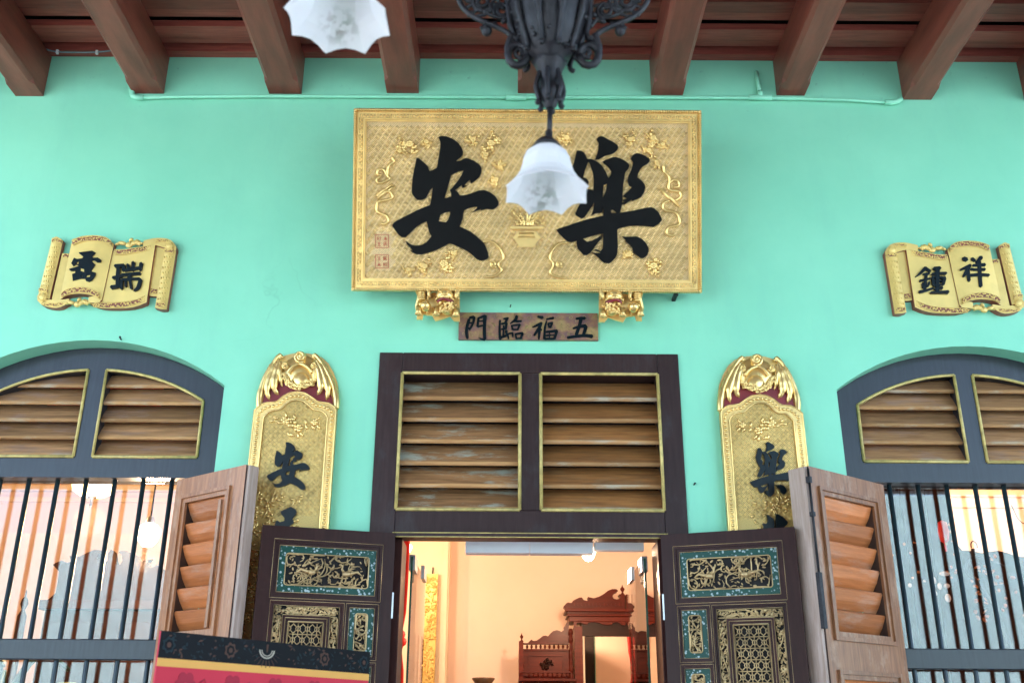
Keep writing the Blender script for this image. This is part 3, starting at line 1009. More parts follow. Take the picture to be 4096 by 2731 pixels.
AN = [(765, 90), (800, 78), (860, 82), (930, 110), (1000, 160), (1040, 215), (1058, 265), (1055, 300), (1030, 330), (990, 360), (972, 378), (1010, 378), (1050, 360), (1085, 342), (1130, 350),
      (1190, 375), (1240, 410), (1270, 440), (1280, 470), (1275, 520), (1255, 565), (1215, 605), (1160, 640), (1148, 640), (1140, 600), (1100, 635), (1065, 672), (1110, 668), (1050, 700), (1040, 662), (1000, 695), (955, 728),
      (985, 735), (1020, 792), (1090, 785), (1180, 755), (1250, 728), (1320, 725), (1390, 755), (1450, 805), (1483, 860), (1482, 900), (1455, 935), (1415, 955), (1355, 952), (1345, 944), (1310, 956), (1270, 968), (1272, 950), (1220, 970),
      (1170, 990), (1215, 950), (1230, 925), (1180, 925), (1110, 945), (1070, 965), (1058, 1010), (1055, 1060), (1035, 1110), (1015, 1158), (1080, 1190), (1150, 1225), (1220, 1280), (1300, 1350), (1330, 1400), (1355, 1470),
      (1366, 1520), (1350, 1550), (1300, 1568), (1250, 1565), (1220, 1550), (1160, 1495), (1100, 1450), (1020, 1410), (940, 1375), (893, 1360), (840, 1390), (740, 1440), (640, 1475), (560, 1495), (490, 1490), (440, 1465),
      (420, 1440), (452, 1452), (430, 1420), (400, 1395), (440, 1415), (385, 1375), (365, 1330), (420, 1370), (480, 1390), (550, 1385), (620, 1350), (660, 1300), (677, 1275), (650, 1230), (635, 1160), (620, 1100), (560, 1120), (480, 1180),
      (400, 1260), (365, 1290), (320, 1285), (285, 1262), (250, 1215), (215, 1165), (210, 1140), (240, 1105), (330, 1055), (430, 1005), (540, 950), (660, 905), (672, 850), (685, 780), (693, 690), (660, 720), (635, 770),
      (615, 815), (570, 840), (510, 842), (470, 805), (445, 770), (443, 700), (455, 560), (480, 440), (500, 335), (530, 345), (590, 395), (635, 440), (655, 495), (700, 485), (745, 455), (755, 400), (770, 300), (788, 200), (785, 150)]
AN_H = [[(915, 545), (1000, 500), (1065, 487), (1040, 545), (990, 620), (935, 690), (898, 728), (912, 745), (915, 800), (832, 826), (855, 755), (880, 670), (900, 600)],
        [(785, 1020), (840, 990), (905, 982), (900, 1020), (880, 1075), (850, 1112), (765, 1098), (775, 1060)]]
LE = [[(1160, 120), (1175, 90), (1215, 78), (1250, 90), (1300, 120), (1370, 155), (1410, 190), (1418, 215), (1400, 255), (1350, 290), (1270, 310), (1250, 318), (1215, 340), (1175, 362), (1168, 350), (1138, 368), (1165, 290), (1180, 230), (1185, 160)],
      [(920, 250), (970, 252), (1010, 275), (1035, 330), (1060, 385), (1015, 500), (998, 570), (1040, 590), (1067, 630), (1038, 712), (1110, 722), (1135, 800), (1115, 900), (1060, 980), (1020, 1045), (985, 1066), (940, 1045), (900, 1015), (930, 940), (965, 880), (990, 800), (940, 720), (880, 620), (845, 500), (875, 430), (900, 340)],
      [(1045, 352), (1100, 355), (1160, 380), (1220, 430), (1270, 510), (1300, 580), (1310, 640), (1240, 660), (1235, 720), (1232, 800), (1250, 860), (1225, 990), (1190, 1000), (1150, 1000), (1090, 1030), (1120, 960), (1128, 890), (1110, 800), (1120, 700), (1125, 600), (1115, 520), (1085, 430)],
      [(1228, 385), (1280, 360), (1340, 335), (1390, 330), (1440, 345), (1500, 375), (1545, 415), (1550, 445), (1530, 480), (1500, 515), (1490, 580), (1475, 680), (1468, 800), (1462, 900), (1450, 960), (1435, 1000), (1400, 1005), (1385, 980), (1350, 955), (1325, 970), (1340, 1010), (1240, 1010), (1230, 860), (1240, 800), (1270, 740), (1283, 660), (1300, 580), (1330, 540), (1335, 500), (1300, 450), (1250, 410)],
      [(1565, 350), (1590, 310), (1630, 285), (1680, 290), (1740, 315), (1785, 350), (1797, 380), (1770, 410), (1710, 440), (1680, 480), (1655, 530), (1645, 575), (1690, 605), (1730, 650), (1742, 690), (1725, 760), (1690, 810), (1640, 835), (1585, 855), (1580, 835), (1530, 875), (1500, 895), (1462, 898), (1465, 875), (1500, 860), (1466, 850), (1525, 825), (1470, 795), (1530, 745), (1580, 690), (1545, 670), (1530, 610), (1540, 550), (1570, 490), (1590, 430), (1595, 385)],
      [(675, 1200), (720, 1180), (800, 1155), (900, 1120), (1050, 1075), (1220, 1035), (1430, 1000), (1600, 970), (1740, 940), (1810, 930), (1850, 945), (1900, 990), (1940, 1070), (1938, 1090), (1900, 1130), (1845, 1165), (1760, 1155), (1650, 1150), (1540, 1155), (1450, 1175), (1405, 1195), (1240, 1245), (1150, 1260), (1050, 1290), (980, 1310), (920, 1330), (860, 1348), (815, 1340), (760, 1295), (710, 1245)],
      [(1240, 1000), (1430, 1000), (1405, 1190), (1408, 1300), (1412, 1400), (1405, 1490), (1380, 1540), (1340, 1585), (1310, 1603), (1250, 1595), (1210, 1565), (1180, 1530), (1130, 1490), (1100, 1470), (1160, 1482), (1210, 1475), (1130, 1440), (1150, 1432), (1205, 1455), (1232, 1420), (1238, 1300)],
      [(920, 1320), (980, 1300), (1045, 1345), (1110, 1330), (1180, 1290), (1235, 1250), (1195, 1300), (1232, 1270), (1215, 1310), (1160, 1370), (1120, 1430), (1080, 1480), (1040, 1505), (1000, 1500), (965, 1460), (930, 1420), (920, 1370)],
      [(1462, 1280), (1530, 1285), (1640, 1280), (1700, 1310), (1750, 1360), (1780, 1420), (1782, 1460), (1760, 1510), (1720, 1540), (1690, 1540), (1640, 1505), (1600, 1470), (1585, 1410), (1560, 1395), (1565, 1385), (1500, 1335), (1510, 1325)]]

# ------------------------------------------------------------------ the big gilt sign, leaning out from the wall
bx, by, bz = 0.076, -0.14, 3.793
tl = math.hypot(0.316, 0.927)
vz = Vector((0, -0.316 / tl, 0.927 / tl))
vn = Vector((0, -0.927 / tl, -0.316 / tl))
BM = Matrix(((1, 0, 0, bx), (0, -vn.y, vz.y, by), (0, -vn.z, vz.z, bz), (0, 0, 0, 1)))
BI = BM.inverted()
big = thing('gilt_sign', 'large gilt carved sign with two big black characters above the door', 'sign', mt=BM)
HW, HH = 0.931, tl
lp = lambda u, v, d: BM @ Vector((u, -d, v))


def G(px, py, d=-0.016):
    p = BI @ on_plane(px, py, BM @ Vector((0, -d, 0)), vn)
    return p.x, p.z


fw = 0.068
MB().prism(rect(-HW + 0.01, HW - 0.01, 0.01, HH - 0.01), lp, -0.05, -0.02).build('ground_panel', 'gold_fret', big)
fr = MB()
for (q0, q1, dd) in ((0.0, 0.014, 0.0), (0.014, 0.024, -0.012), (0.024, 0.054, -0.004), (0.054, 0.06, 0.004), (0.06, fw, -0.01)):
    fr.prism(rect(-HW + q0, HW - q0, q0, HH - q0), lp, -0.05, dd, [rect(-HW + q1, HW - q1, q1, HH - q1)])
fr.build('carved_frame', 'gold', big)
rp = MB()
cart = MB()


def along(a, b_, step):
    a, b_ = Vector(a), Vector(b_)
    n = max(1, int((b_ - a).length / step))
    return [(a.lerp(b_, (i + 0.5) / n), (b_ - a).normalized()) for i in range(n)]


q = 0.007
for a, b_ in (((-HW + q, q), (HW - q, q)), ((HW - q, q), (HW - q, HH - q)), ((HW - q, HH - q), (-HW + q, HH - q)), ((-HW + q, HH - q), (-HW + q, q))):
    for p, d in along(a, b_, 0.0125):
        w = Vector((d.x * 0.7 - d.y * 0.7, d.y * 0.7 + d.x * 0.7))
        rp.tube([lp(p.x - w.x * 0.0085, p.y - w.y * 0.0085, 0.0), lp(p.x, p.y, 0.007), lp(p.x + w.x * 0.0085, p.y + w.y * 0.0085, 0.0)], [0.004, 0.0065, 0.004], 5)
rp.build('rope_edge', 'gold_bright', big, stuff=True)
q = 0.039
for a, b_ in (((-HW + q, q), (HW - q, q)), ((HW - q, q), (HW - q, HH - q)), ((HW - q, HH - q), (-HW + q, HH - q)), ((-HW + q, HH - q), (-HW + q, q))):
    for p, d in along(a, b_, 0.0875):
        pr = Vector((-d.y, d.x))
        for e in (-1, 1):
            c = p + d * (0.0437 * e)
        pts = [p - d * 0.034, p + d * 0.034]
        cart.tube([lp(pts[0].x + pr.x * 0.009, pts[0].y + pr.y * 0.009, -0.003), lp(pts[1].x + pr.x * 0.009, pts[1].y + pr.y * 0.009, -0.003)], 0.002, 4)
        cart.tube([lp(pts[0].x - pr.x * 0.009, pts[0].y - pr.y * 0.009, -0.003), lp(pts[1].x - pr.x * 0.009, pts[1].y - pr.y * 0.009, -0.003)], 0.002, 4)
        for kx in range(-3, 4):
            e = p + d * (kx * 0.0095)
            cart.ell(lp(e.x + pr.x * 0.003 * (-1) ** kx, e.y + pr.y * 0.003 * (-1) ** kx, -0.003), (0.006, 0.006, 0.007), 6, 4)
        e = p + d * 0.0437
        for s0, s1 in (((-0.005, -0.009), (0.005, -0.009)), ((0.005, -0.009), (0.005, 0.009)), ((0.005, 0.009), (-0.005, 0.009)), ((-0.005, 0.009), (-0.005, -0.009))):
            g0, g1 = e + d * s0[0] + pr * s0[1], e + d * s1[0] + pr * s1[1]
            cart.tube([lp(g0.x, g0.y, -0.003), lp(g1.x, g1.y, -0.003)], 0.0016, 4)
        e2 = p + d * 0.0437 - pr * 0.026
        cart.ell(lp(e2.x, e2.y, -0.006), 0.004, 6, 4)
cart.build('cartouche_band', 'gold_bright', big, stuff=True)
# diaper fretwork: staggered groups of slanting bars with small studs between
fm = MB()
cw, chh = 0.037, 0.0205
sx0, sz0 = G(1400 + 296 / 3, 780 + 885 / 3)
sx1, sz1 = G(1400 + 472 / 3, 780 + 462 / 3)
j = 0
v = fw + 0.012
while v < HH - fw - 0.012:
    u = -HW + fw + 0.014 + (j / 3.0 % 1) * cw
    while u < HW - fw - 0.018:
        if not (sx0 - 0.012 < u < sx1 + 0.012 and sz0 - 0.008 < v < sz1 + 0.008):
            for k_ in range(3):
                o_ = (k_ - 1) * 0.0072
                fm.tube([lp(u - 0.0095 + o_ * 0.62, v - 0.007 - o_ * 0.78, -0.0195), lp(u + 0.0095 + o_ * 0.62, v + 0.007 - o_ * 0.78, -0.0195)], 0.0023, 4)
            fm.ell(lp(u + cw * 0.45, v + 0.004, -0.019), 0.0036, 5, 3)
        u += cw
    v += chh
    j += 1
fm.build('fretwork', 'gold_bright', big, stuff=True)
# the two characters
ga = [G(1500 + x / 3, 520 + y / 3) for x, y in AN]
MB().prism(ga, lp, -0.02, -0.008, [[G(1500 + x / 3, 520 + y / 3) for x, y in h] for h in AN_H]).build('character', 'black', big)
b_ = MB()
for i, pl in enumerate(LE):
    b_.prism([G(2000 + x / 3, 520 + y / 3) for x, y in pl], lp, -0.02, -0.008 + 0.0003 * i)
b_.build('character', 'black', big)
# reliefs on the ground
f3 = lambda x, y, d=-0.014: lp(*G(1500 + x / 3, 520 + y / 3), d)
f4 = lambda x, y, d=-0.014: lp(*G(2000 + x / 3, 520 + y / 3), d)
f5 = lambda x, y, d=-0.014: lp(*G(1400 + x / 3, 780 + y / 3), d)
f6 = lambda x, y, d=-0.014: lp(*G(2100 + x / 3, 780 + y / 3), d)


def spray(c, sc, seed, f, name='flower_relief'):
    rg = random.Random(seed)
    m_ = MB()
    cx, cy = c
    for k_ in range(7):
        a = rg.uniform(0, 6.28)
        l = rg.uniform(60, 130) * sc
        m_.tube(spline([f(cx, cy), f(cx + l * 0.5 * math.cos(a), cy + l * 0.5 * math.sin(a) + 12 * sc), f(cx + l * math.cos(a + 0.4), cy + l * math.sin(a + 0.4))], 4), [0.006] * 4 + [0.005] * 4 + [0.003], 5)
        for j in range(3):
            r_ = l * rg.uniform(0.45, 1.05)
            aa = a + rg.uniform(-0.3, 0.7)
            m_.ell(f(cx + r_ * math.cos(aa), cy + r_ * math.sin(aa), -0.012), (rg.uniform(0.006, 0.012) * sc, 0.009, rg.uniform(0.005, 0.012) * sc), 6, 4)
    for k_ in range(8):
        a = 6.28 * k_ / 8
        m_.ell(f(cx + 26 * sc * math.cos(a), cy + 24 * sc * math.sin(a), -0.01), (0.0095 * sc, 0.012, 0.0095 * sc), 6, 4)
    m_.ell(f(cx, cy, -0.007), (0.008 * sc, 0.008, 0.008 * sc), 6, 4)
    return m_.build(name, 'gold_bright', big)


for c, sc, sd_, f in (((420, 170), 1.1, 1, f3), ((1390, 160), 1.1, 2, f3), ((1330, 300), 0.8, 3, f3), ((1450, 600), 0.8, 4, f3), ((1840, 100), 0.9, 5, f4), ((1780, 250), 0.8, 6, f4),
                      ((1130, 820), 1.2, 7, f5), ((1240, 700), 0.7, 8, f5), ((1240, 720), 0.8, 9, f6), ((1540, 850), 1.1, 10, f6), ((800, 100), 0.9, 11, f4), ((620, 150), 0.7, 12, f3), ((1180, 120), 0.8, 13, f3), ((1500, 420), 0.7, 14, f3), ((1560, 120), 0.8, 15, f4), ((1950, 180), 0.7, 16, f4),
                      ((900, 860), 0.8, 17, f5), ((1880, 420), 0.6, 19, f4), ((700, 900), 0.7, 20, f5), ((300, 260), 0.7, 22, f3)):
    spray(c, sc, sd_, f)
for pts, f in (([(210, 330), (225, 380), (160, 440), (150, 540), (170, 590), (60, 640), (20, 600), (60, 560)], f3), ([(140, 540), (110, 480), (40, 480), (30, 530), (80, 545)], f3),
               ([(30, 800), (130, 740), (200, 760), (200, 820), (100, 850), (30, 870), (20, 960), (60, 1000), (140, 1030), (160, 1090), (110, 1130), (80, 1120)], f3),
               ([(1960, 430), (1970, 500), (2030, 570), (2020, 690), (2060, 730), (2150, 740), (2160, 800), (2100, 850)], f4), ([(2030, 640), (2080, 600), (2140, 620), (2140, 680), (2090, 690)], f4),
               ([(2030, 850), (1960, 880), (1970, 960), (2100, 990), (2150, 1060), (2140, 1140), (2020, 1170), (2000, 1240), (2060, 1270), (2090, 1255)], f4)):
    MB().tube(spline([f(x, y) for x, y in pts], 5), 0.0085, 6).build('ribbon_relief', 'gold_bright', big)
for pts, f in (([(20, 810), (220, 660)], f3), ([(1930, 720), (2140, 910)], f4)):
    m_ = MB()
    for o_ in (-14, 14):
        m_.tube([f(pts[0][0] + o_ * 0.6, pts[0][1] + o_), f(pts[1][0] + o_ * 0.6, pts[1][1] + o_)], 0.007, 6)
    m_.build('scroll_relief', 'gold_bright', big)
# curling brackets rising from the lower edge
for f, pts, sp in ((f5, [(1600, 560), (1700, 560), (1800, 640), (1840, 750), (1780, 830), (1820, 900), (1740, 970), (1640, 985)], (1720, 830)),
                   (f6, [(500, 570), (400, 590), (320, 680), (300, 760), (340, 830), (300, 930), (380, 980), (480, 1000)], (410, 830))):
    m_ = MB()
    m_.tube(spline([f(x, y) for x, y in pts], 5), 0.008, 6)
    m_.tube(spiral(sp, 45, 8, 0.5, 1.6, 18, lambda x, y: f(x, y, -0.012)), 0.006, 6)
    m_.build('bracket_relief', 'gold_bright', big)
# planter of flowers between the characters
m_ = MB()
for y0, w0, y1, w1 in ((1160, 205, 1185, 200), (1190, 170, 1200, 168), (1225, 110, 1300, 170), (1300, 170, 1310, 165), (1312, 150, 1390, 95), (1390, 110, 1410, 112)):
    pl = [G(1500 + x / 3, 520 + y / 3) for x, y in ((1820 - w0, y0), (1820 + w0, y0), (1820 + w1, y1), (1820 - w1, y1))]
    m_.prism(pl, lp, -0.02, -0.006)
for i in range(13):
    x = 1740 + i * 13
    m_.tube([f3(x, 1232, -0.006), f3(1820 + (x - 1820) * 1.3, 1296, -0.005)], 0.003, 4)
for i in range(26):
    m_.ell(f3(1650 + i * 13.5, 1193, -0.005), 0.0032, 5, 4)
m_.build('planter_relief', 'gold', big)
rg = random.Random(5)
m_ = MB()
for i in range(16):
    x = rg.uniform(1660, 2020)
    m_.tube(spline([f3(1820 + (x - 1820) * 0.4, 1150), f3(x * 0.5 + 910, 1080), f3(x, rg.uniform(960, 1080))], 4), 0.004, 5)
for i in range(46):
    m_.ell(f3(rg.uniform(1630, 2030), rg.uniform(930, 1140), -0.012), (rg.uniform(0.005, 0.01), 0.006, rg.uniform(0.005, 0.01)), 6, 4)
m_.build('bouquet_relief', 'gold_bright', big)
# red seals
for k_, (x0, y0, x1, y1) in enumerate(((306, 475, 462, 632), (306, 716, 460, 876))):
    m_ = MB()
    s0 = lambda x, y: G(1400 + x / 3, 780 + y / 3)
    cs = [(x0, y0), (x1, y0), (x1, y1), (x0, y1)]
    for i in range(4):
        m_.tube([f5(*cs[i], -0.018), f5(*cs[(i + 1) % 4], -0.018)], 0.0017, 4)
    mx_, my_ = (x0 + x1) / 2, (y0 + y1) / 2
    glyphs = [[(-1, 0, 1, 0), (0, -1, 0, 1), (-1, 1, 0, 0), (0, 0, 1, 1)], [(-1, -1, 1, -1), (-1, 0, 1, 0), (-1, -1, -1, 1), (0, 0, 1, 1), (0.2, -1, -0.6, 1)], [(-1, -1, -1, 1), (-1, 0, 0, 0), (0, -1, -0.2, 1), (1, -1, 1, 1)], [(-1, -0.8, 1, -0.8), (-1, 1, 1, 1), (0, -0.8, 0, 1), (-0.7, 0, 0.8, 0.1)]]
    for gi, (gx, gy) in enumerate(((x1 - 38, y0 + 45), (x1 - 38, y1 - 45), (x0 + 42, y0 + 45), (x0 + 42, y1 - 45))):
        for s_ in glyphs[(gi + k_) % 4]:
            m_.tube([f5(gx + s_[0] * 19, gy + s_[1] * 22, -0.018), f5(gx + s_[2] * 19, gy + s_[3] * 22, -0.018)], 0.0016, 4)
    m_.build('seal_mark', 'seal_red', big)
MB().box(-0.84, 0.9, -0.1, -0.02, 4.5, 4.56).build('hanging_batten', 'dark', big)


# ------------------------------------------------------------------ lion brackets carrying the sign
def lion(flip, label):
    X2 = 2 * at(2117.5, 1200, -0.12).x
    def f(x, y, d=0.0):
        p = at(1640 + x / 4, 1130 + y / 4, -0.12)
        p.x = X2 - p.x if flip else p.x
        p.y = -0.12 - d
        return p
    L_ = thing('lion_bracket', label, 'bracket', f(450, 350), 'gilt lion brackets under the big sign')
    u = 0.000325
    m_ = MB()
    m_.ell(f(330, 300, -0.04), (230 * u, 0.04, 150 * u), 12, 8)
    m_.ell(f(620, 360, -0.04), (150 * u, 0.04, 140 * u), 10, 6)
    m_.prism([(f(x, y).x, f(x, y).z) for x, y in ((100, 560), (110, 300), (100, 150), (330, 130), (600, 120), (790, 120), (795, 590), (700, 585), (640, 510), (500, 560), (400, 585), (350, 500), (210, 480), (190, 560))], lambda a, b2, d: Vector((a, -0.12 - d, b2)), -0.035, -0.025)
    rb = random.Random(4)
    for i in range(60):
        m_.ell(f(rb.uniform(110, 780), rb.uniform(150, 500), -0.015), (rb.uniform(14, 26) * u, 0.012, rb.uniform(12, 22) * u), 6, 4)
    m_.build('body', 'gold', L_)
    m_ = MB()
    m_.ell(f(560, 240, 0.01), (155 * u, 0.05, 125 * u), 12, 8)
    m_.ell(f(560, 290, 0.05), (90 * u, 0.02, 40 * u), 8, 5)
    rg = random.Random(9)
    for i in range(46):
        a = rg.uniform(0, 3.14)
        rr_ = rg.uniform(30, 130)
        m_.ell(f(560 + rr_ * 1.1 * math.cos(a), 260 - rr_ * 0.9 * math.sin(a), 0.05 - rr_ * 0.0002), (18 * u, 0.008, 18 * u), 6, 4)
    for sg in (-1, 1):
        m_.ell(f(560 + sg * 55, 225, 0.058), (20 * u, 0.01, 18 * u), 6, 4)
        m_.ell(f(560 + sg * 110, 300, 0.03), (55 * u, 0.02, 22 * u), 8, 4, Matrix.Rotation(sg * (0.5 if not flip else -0.5), 3, 'Y'))
    m_.build('head', 'gold', L_)
    m_ = MB()
    m_.tube(spline([f(450, 355, 0.035), f(520, 322, 0.052), f(600, 338, 0.052), f(690, 345, 0.03)], 4), 0.0085, 6)
    m_.build('mouth', 'red_back', L_)
    m_ = MB()
    m_.ell(f(590, 440, 0.0), (115 * u, 0.036, 80 * u), 10, 6)
    for i in range(50):
        m_.ell(f(590 + rg.uniform(-110, 110), 430 + rg.uniform(-75, 85), 0.036), (21 * u, 0.012, 19 * u), 6, 4)
    m_.build('mane', 'gold', L_)
    for cx, cy, rx_, ry_ in ((310, 205, 34, 82), (755, 200, 48, 110)):
        m_ = MB()
        m_.ell(f(cx, cy, 0.02), (rx_ * u, 0.018, ry_ * u), 8, 6, Matrix.Rotation((-0.15 if cx < 500 else 0.2) * (-1 if flip else 1), 3, 'Y'))
        for i in range(8):
            m_.ell(f(cx + (20 if cx > 500 else 0) + rg.uniform(-25, 25), cy - 60 + i * 22, 0.03), (16 * u, 0.008, 14 * u), 6, 4)
        m_.build('ear', 'gold', L_)
    m_ = MB()
    m_.ell(f(250, 395, 0.015), (92 * u, 0.034, 88 * u), 12, 8)
    for i in range(26):
        a, rr_ = i * 2.4, 12 * math.sqrt(i)
        m_.ell(f(250 + rr_ * math.cos(a), 395 + rr_ * math.sin(a), 0.047 - rr_ * 0.0002), (9 * u, 0.004, 9 * u), 5, 3)
    m_.build('ball', 'gold_bright', L_)
    m_ = MB()
    for i in range(5):
        m_.ell(f(190, 150 + i * 34, 0.01), (75 * u, 0.022, 20 * u), 8, 4)
    m_.tube(spline([f(110, 140, 0.0), f(140, 250, 0.015), f(105, 380, 0.0), f(130, 480, 0.0)], 4), 0.009, 6)
    m_.build('tail', 'gold', L_)
    for cx, cy in ((140, 510), (430, 520), (735, 535)):
        m_ = MB()
        m_.tube([f(cx, cy - 110, 0.0), f(cx, cy - 30, 0.015), f(cx, cy + 10, 0.02)], [0.017, 0.015, 0.017], 8)
        for t_ in range(4):
            m_.ell(f(cx - 40 + t_ * 27, cy + 30, 0.034), (15 * u, 0.012, 20 * u), 6, 4)
        m_.build('paw', 'gold', L_)


lion(False, 'gilt lion bracket left of the brown plaque under the big sign')
lion(True, 'gilt lion bracket right of the brown plaque under the big sign')

# ------------------------------------------------------------------ small brown plaque: four characters
pq = thing('brown_plaque', 'long brown plaque with four black characters under the big sign', 'plaque', at(2117, 1313, 0))
x0, x1, z0, z1 = -0.287, 0.461, 3.566, 3.722
MB().box(x0, x1, -0.024, -0.001, z0, z1).build('plaque_board', 'plaque', pq, 0.002)
rg = random.Random(12)
m_ = MB()
pxz = lambda d: (lambda u, v: Vector((u, -0.0245 - d, v)))
cnt = 0
for i in range(17):
    for j in range(3):
        cx, cz = x0 + 0.03 + i * 0.043 + rg.uniform(-0.012, 0.012), z0 + 0.028 + j * 0.05 + rg.uniform(-0.01, 0.01)
        r_ = rg.uniform(0.009, 0.017)
        a0 = rg.uniform(0, 6.28)
        pts = [(min(max(p.x, x0 + 0.004), x1 - 0.004), min(max(p.z, z0 + 0.004), z1 - 0.004)) for p in spiral((cx, cz), r_, 0.002, a0, rg.choice((-1, 1)) * 1.4, 12, pxz(0))]
        tail = [(min(max(pts[0][0] + math.cos(a0 + 1.2) * 0.02, x0 + 0.004), x1 - 0.004), min(max(pts[0][1] + math.sin(a0 + 1.2) * 0.015, z0 + 0.004), z1 - 0.004))]
        m_.tube([Vector((a, -0.0245, c)) for a, c in tail + pts], 0.0017, 4)
m_.build('cloud_scrolls', gold('worn_gilt_scrolls', (0.34, 0.25, 0.1), 0.45, 0.3, grime=0.5), pq, stuff=True)
mq = lambda u, v, d: Vector((u, -d, v))
ta = lambda x, y: (lambda p: (p.x, p.z))(at(1640 + x / 4, 1130 + y / 4, -0.026))
tb = lambda x, y: (lambda p: (p.x, p.z))(at(2010 + x / 4, 1130 + y / 4, -0.026))
MEN = [[(945, 590, 50), (915, 700, 50), (905, 800, 52), (918, 890, 42)], [(955, 565, 40), (1020, 548, 45)], [(1025, 555, 50), (1012, 640, 40), (955, 755, 28)], [(930, 650, 24), (1000, 643, 24)], [(930, 738, 24), (985, 718, 24)],
       [(1095, 570, 38), (1080, 705, 38)], [(1095, 570, 28), (1200, 535, 45)], [(1100, 625, 20), (1185, 610, 20)], [(1085, 708, 28), (1185, 682, 24)], [(1200, 535, 55), (1193, 650, 54), (1190, 800, 54), (1196, 905, 48)], [(1195, 915, 42), (1140, 905, 28), (1095, 883, 8)]]
LIN = [[(1440, 605, 34), (1433, 750, 38), (1442, 908, 45)], [(1500, 580, 28), (1570, 570, 38)], [(1555, 575, 40), (1520, 655, 40)], [(1465, 662, 32), (1545, 645, 34)], [(1545, 650, 42), (1530, 740, 42)], [(1465, 748, 28), (1545, 730, 34)], [(1500, 690, 26), (1490, 850, 30)], [(1450, 880, 38), (1570, 838, 38)], [(1540, 770, 40), (1545, 850, 34)],
       [(1705, 540, 50), (1690, 590, 45), (1602, 658, 16)], [(1660, 622, 28), (1778, 620, 34)], [(1625, 690, 28), (1642, 750, 38)], [(1625, 690, 22), (1760, 675, 32)], [(1755, 680, 34), (1722, 758, 32)], [(1640, 755, 28), (1730, 755, 24)],
       [(1562, 830, 26), (1575, 900, 30)], [(1570, 822, 22), (1645, 806, 26)], [(1640, 810, 28), (1645, 868, 24)], [(1688, 830, 28), (1700, 895, 28)], [(1690, 825, 22), (1800, 810, 34)], [(1800, 815, 38), (1775, 890, 34)], [(1700, 900, 24), (1790, 896, 24)]]
FU = [[(565, 545, 34), (640, 560, 55)], [(478, 715, 18), (560, 680, 40), (625, 640, 30)], [(625, 645, 38), (590, 720, 50), (505, 845, 34)], [(598, 700, 42), (590, 800, 40), (580, 908, 28)], [(600, 740, 36), (628, 762, 22)],
      [(700, 590, 22), (815, 568, 42)], [(705, 620, 22), (680, 720, 34), (668, 900, 42)], [(730, 660, 28), (748, 720, 34)], [(730, 655, 24), (800, 645, 34)], [(795, 650, 34), (765, 722, 34)],
      [(690, 792, 32), (870, 772, 48)], [(868, 780, 50), (830, 900, 44)], [(680, 905, 34), (830, 900, 34)], [(690, 850, 20), (830, 838, 20)], [(750, 790, 20), (752, 900, 20)]]
WU = [[(1178, 578, 34), (1250, 572, 48), (1318, 570, 52)], [(1255, 585, 58), (1230, 690, 54), (1180, 835, 54)], [(1130, 735, 26), (1230, 705, 46), (1330, 695, 58)], [(1338, 702, 54), (1290, 855, 50)], [(1042, 882, 44), (1200, 858, 48), (1330, 850, 50), (1430, 862, 62)]]
for ch, tp in ((MEN, ta), (LIN, ta), (FU, tb), (WU, tb)):
    letter(ch, tp, mq, 0.0242, 0.027, 'character', 'navy', pq)


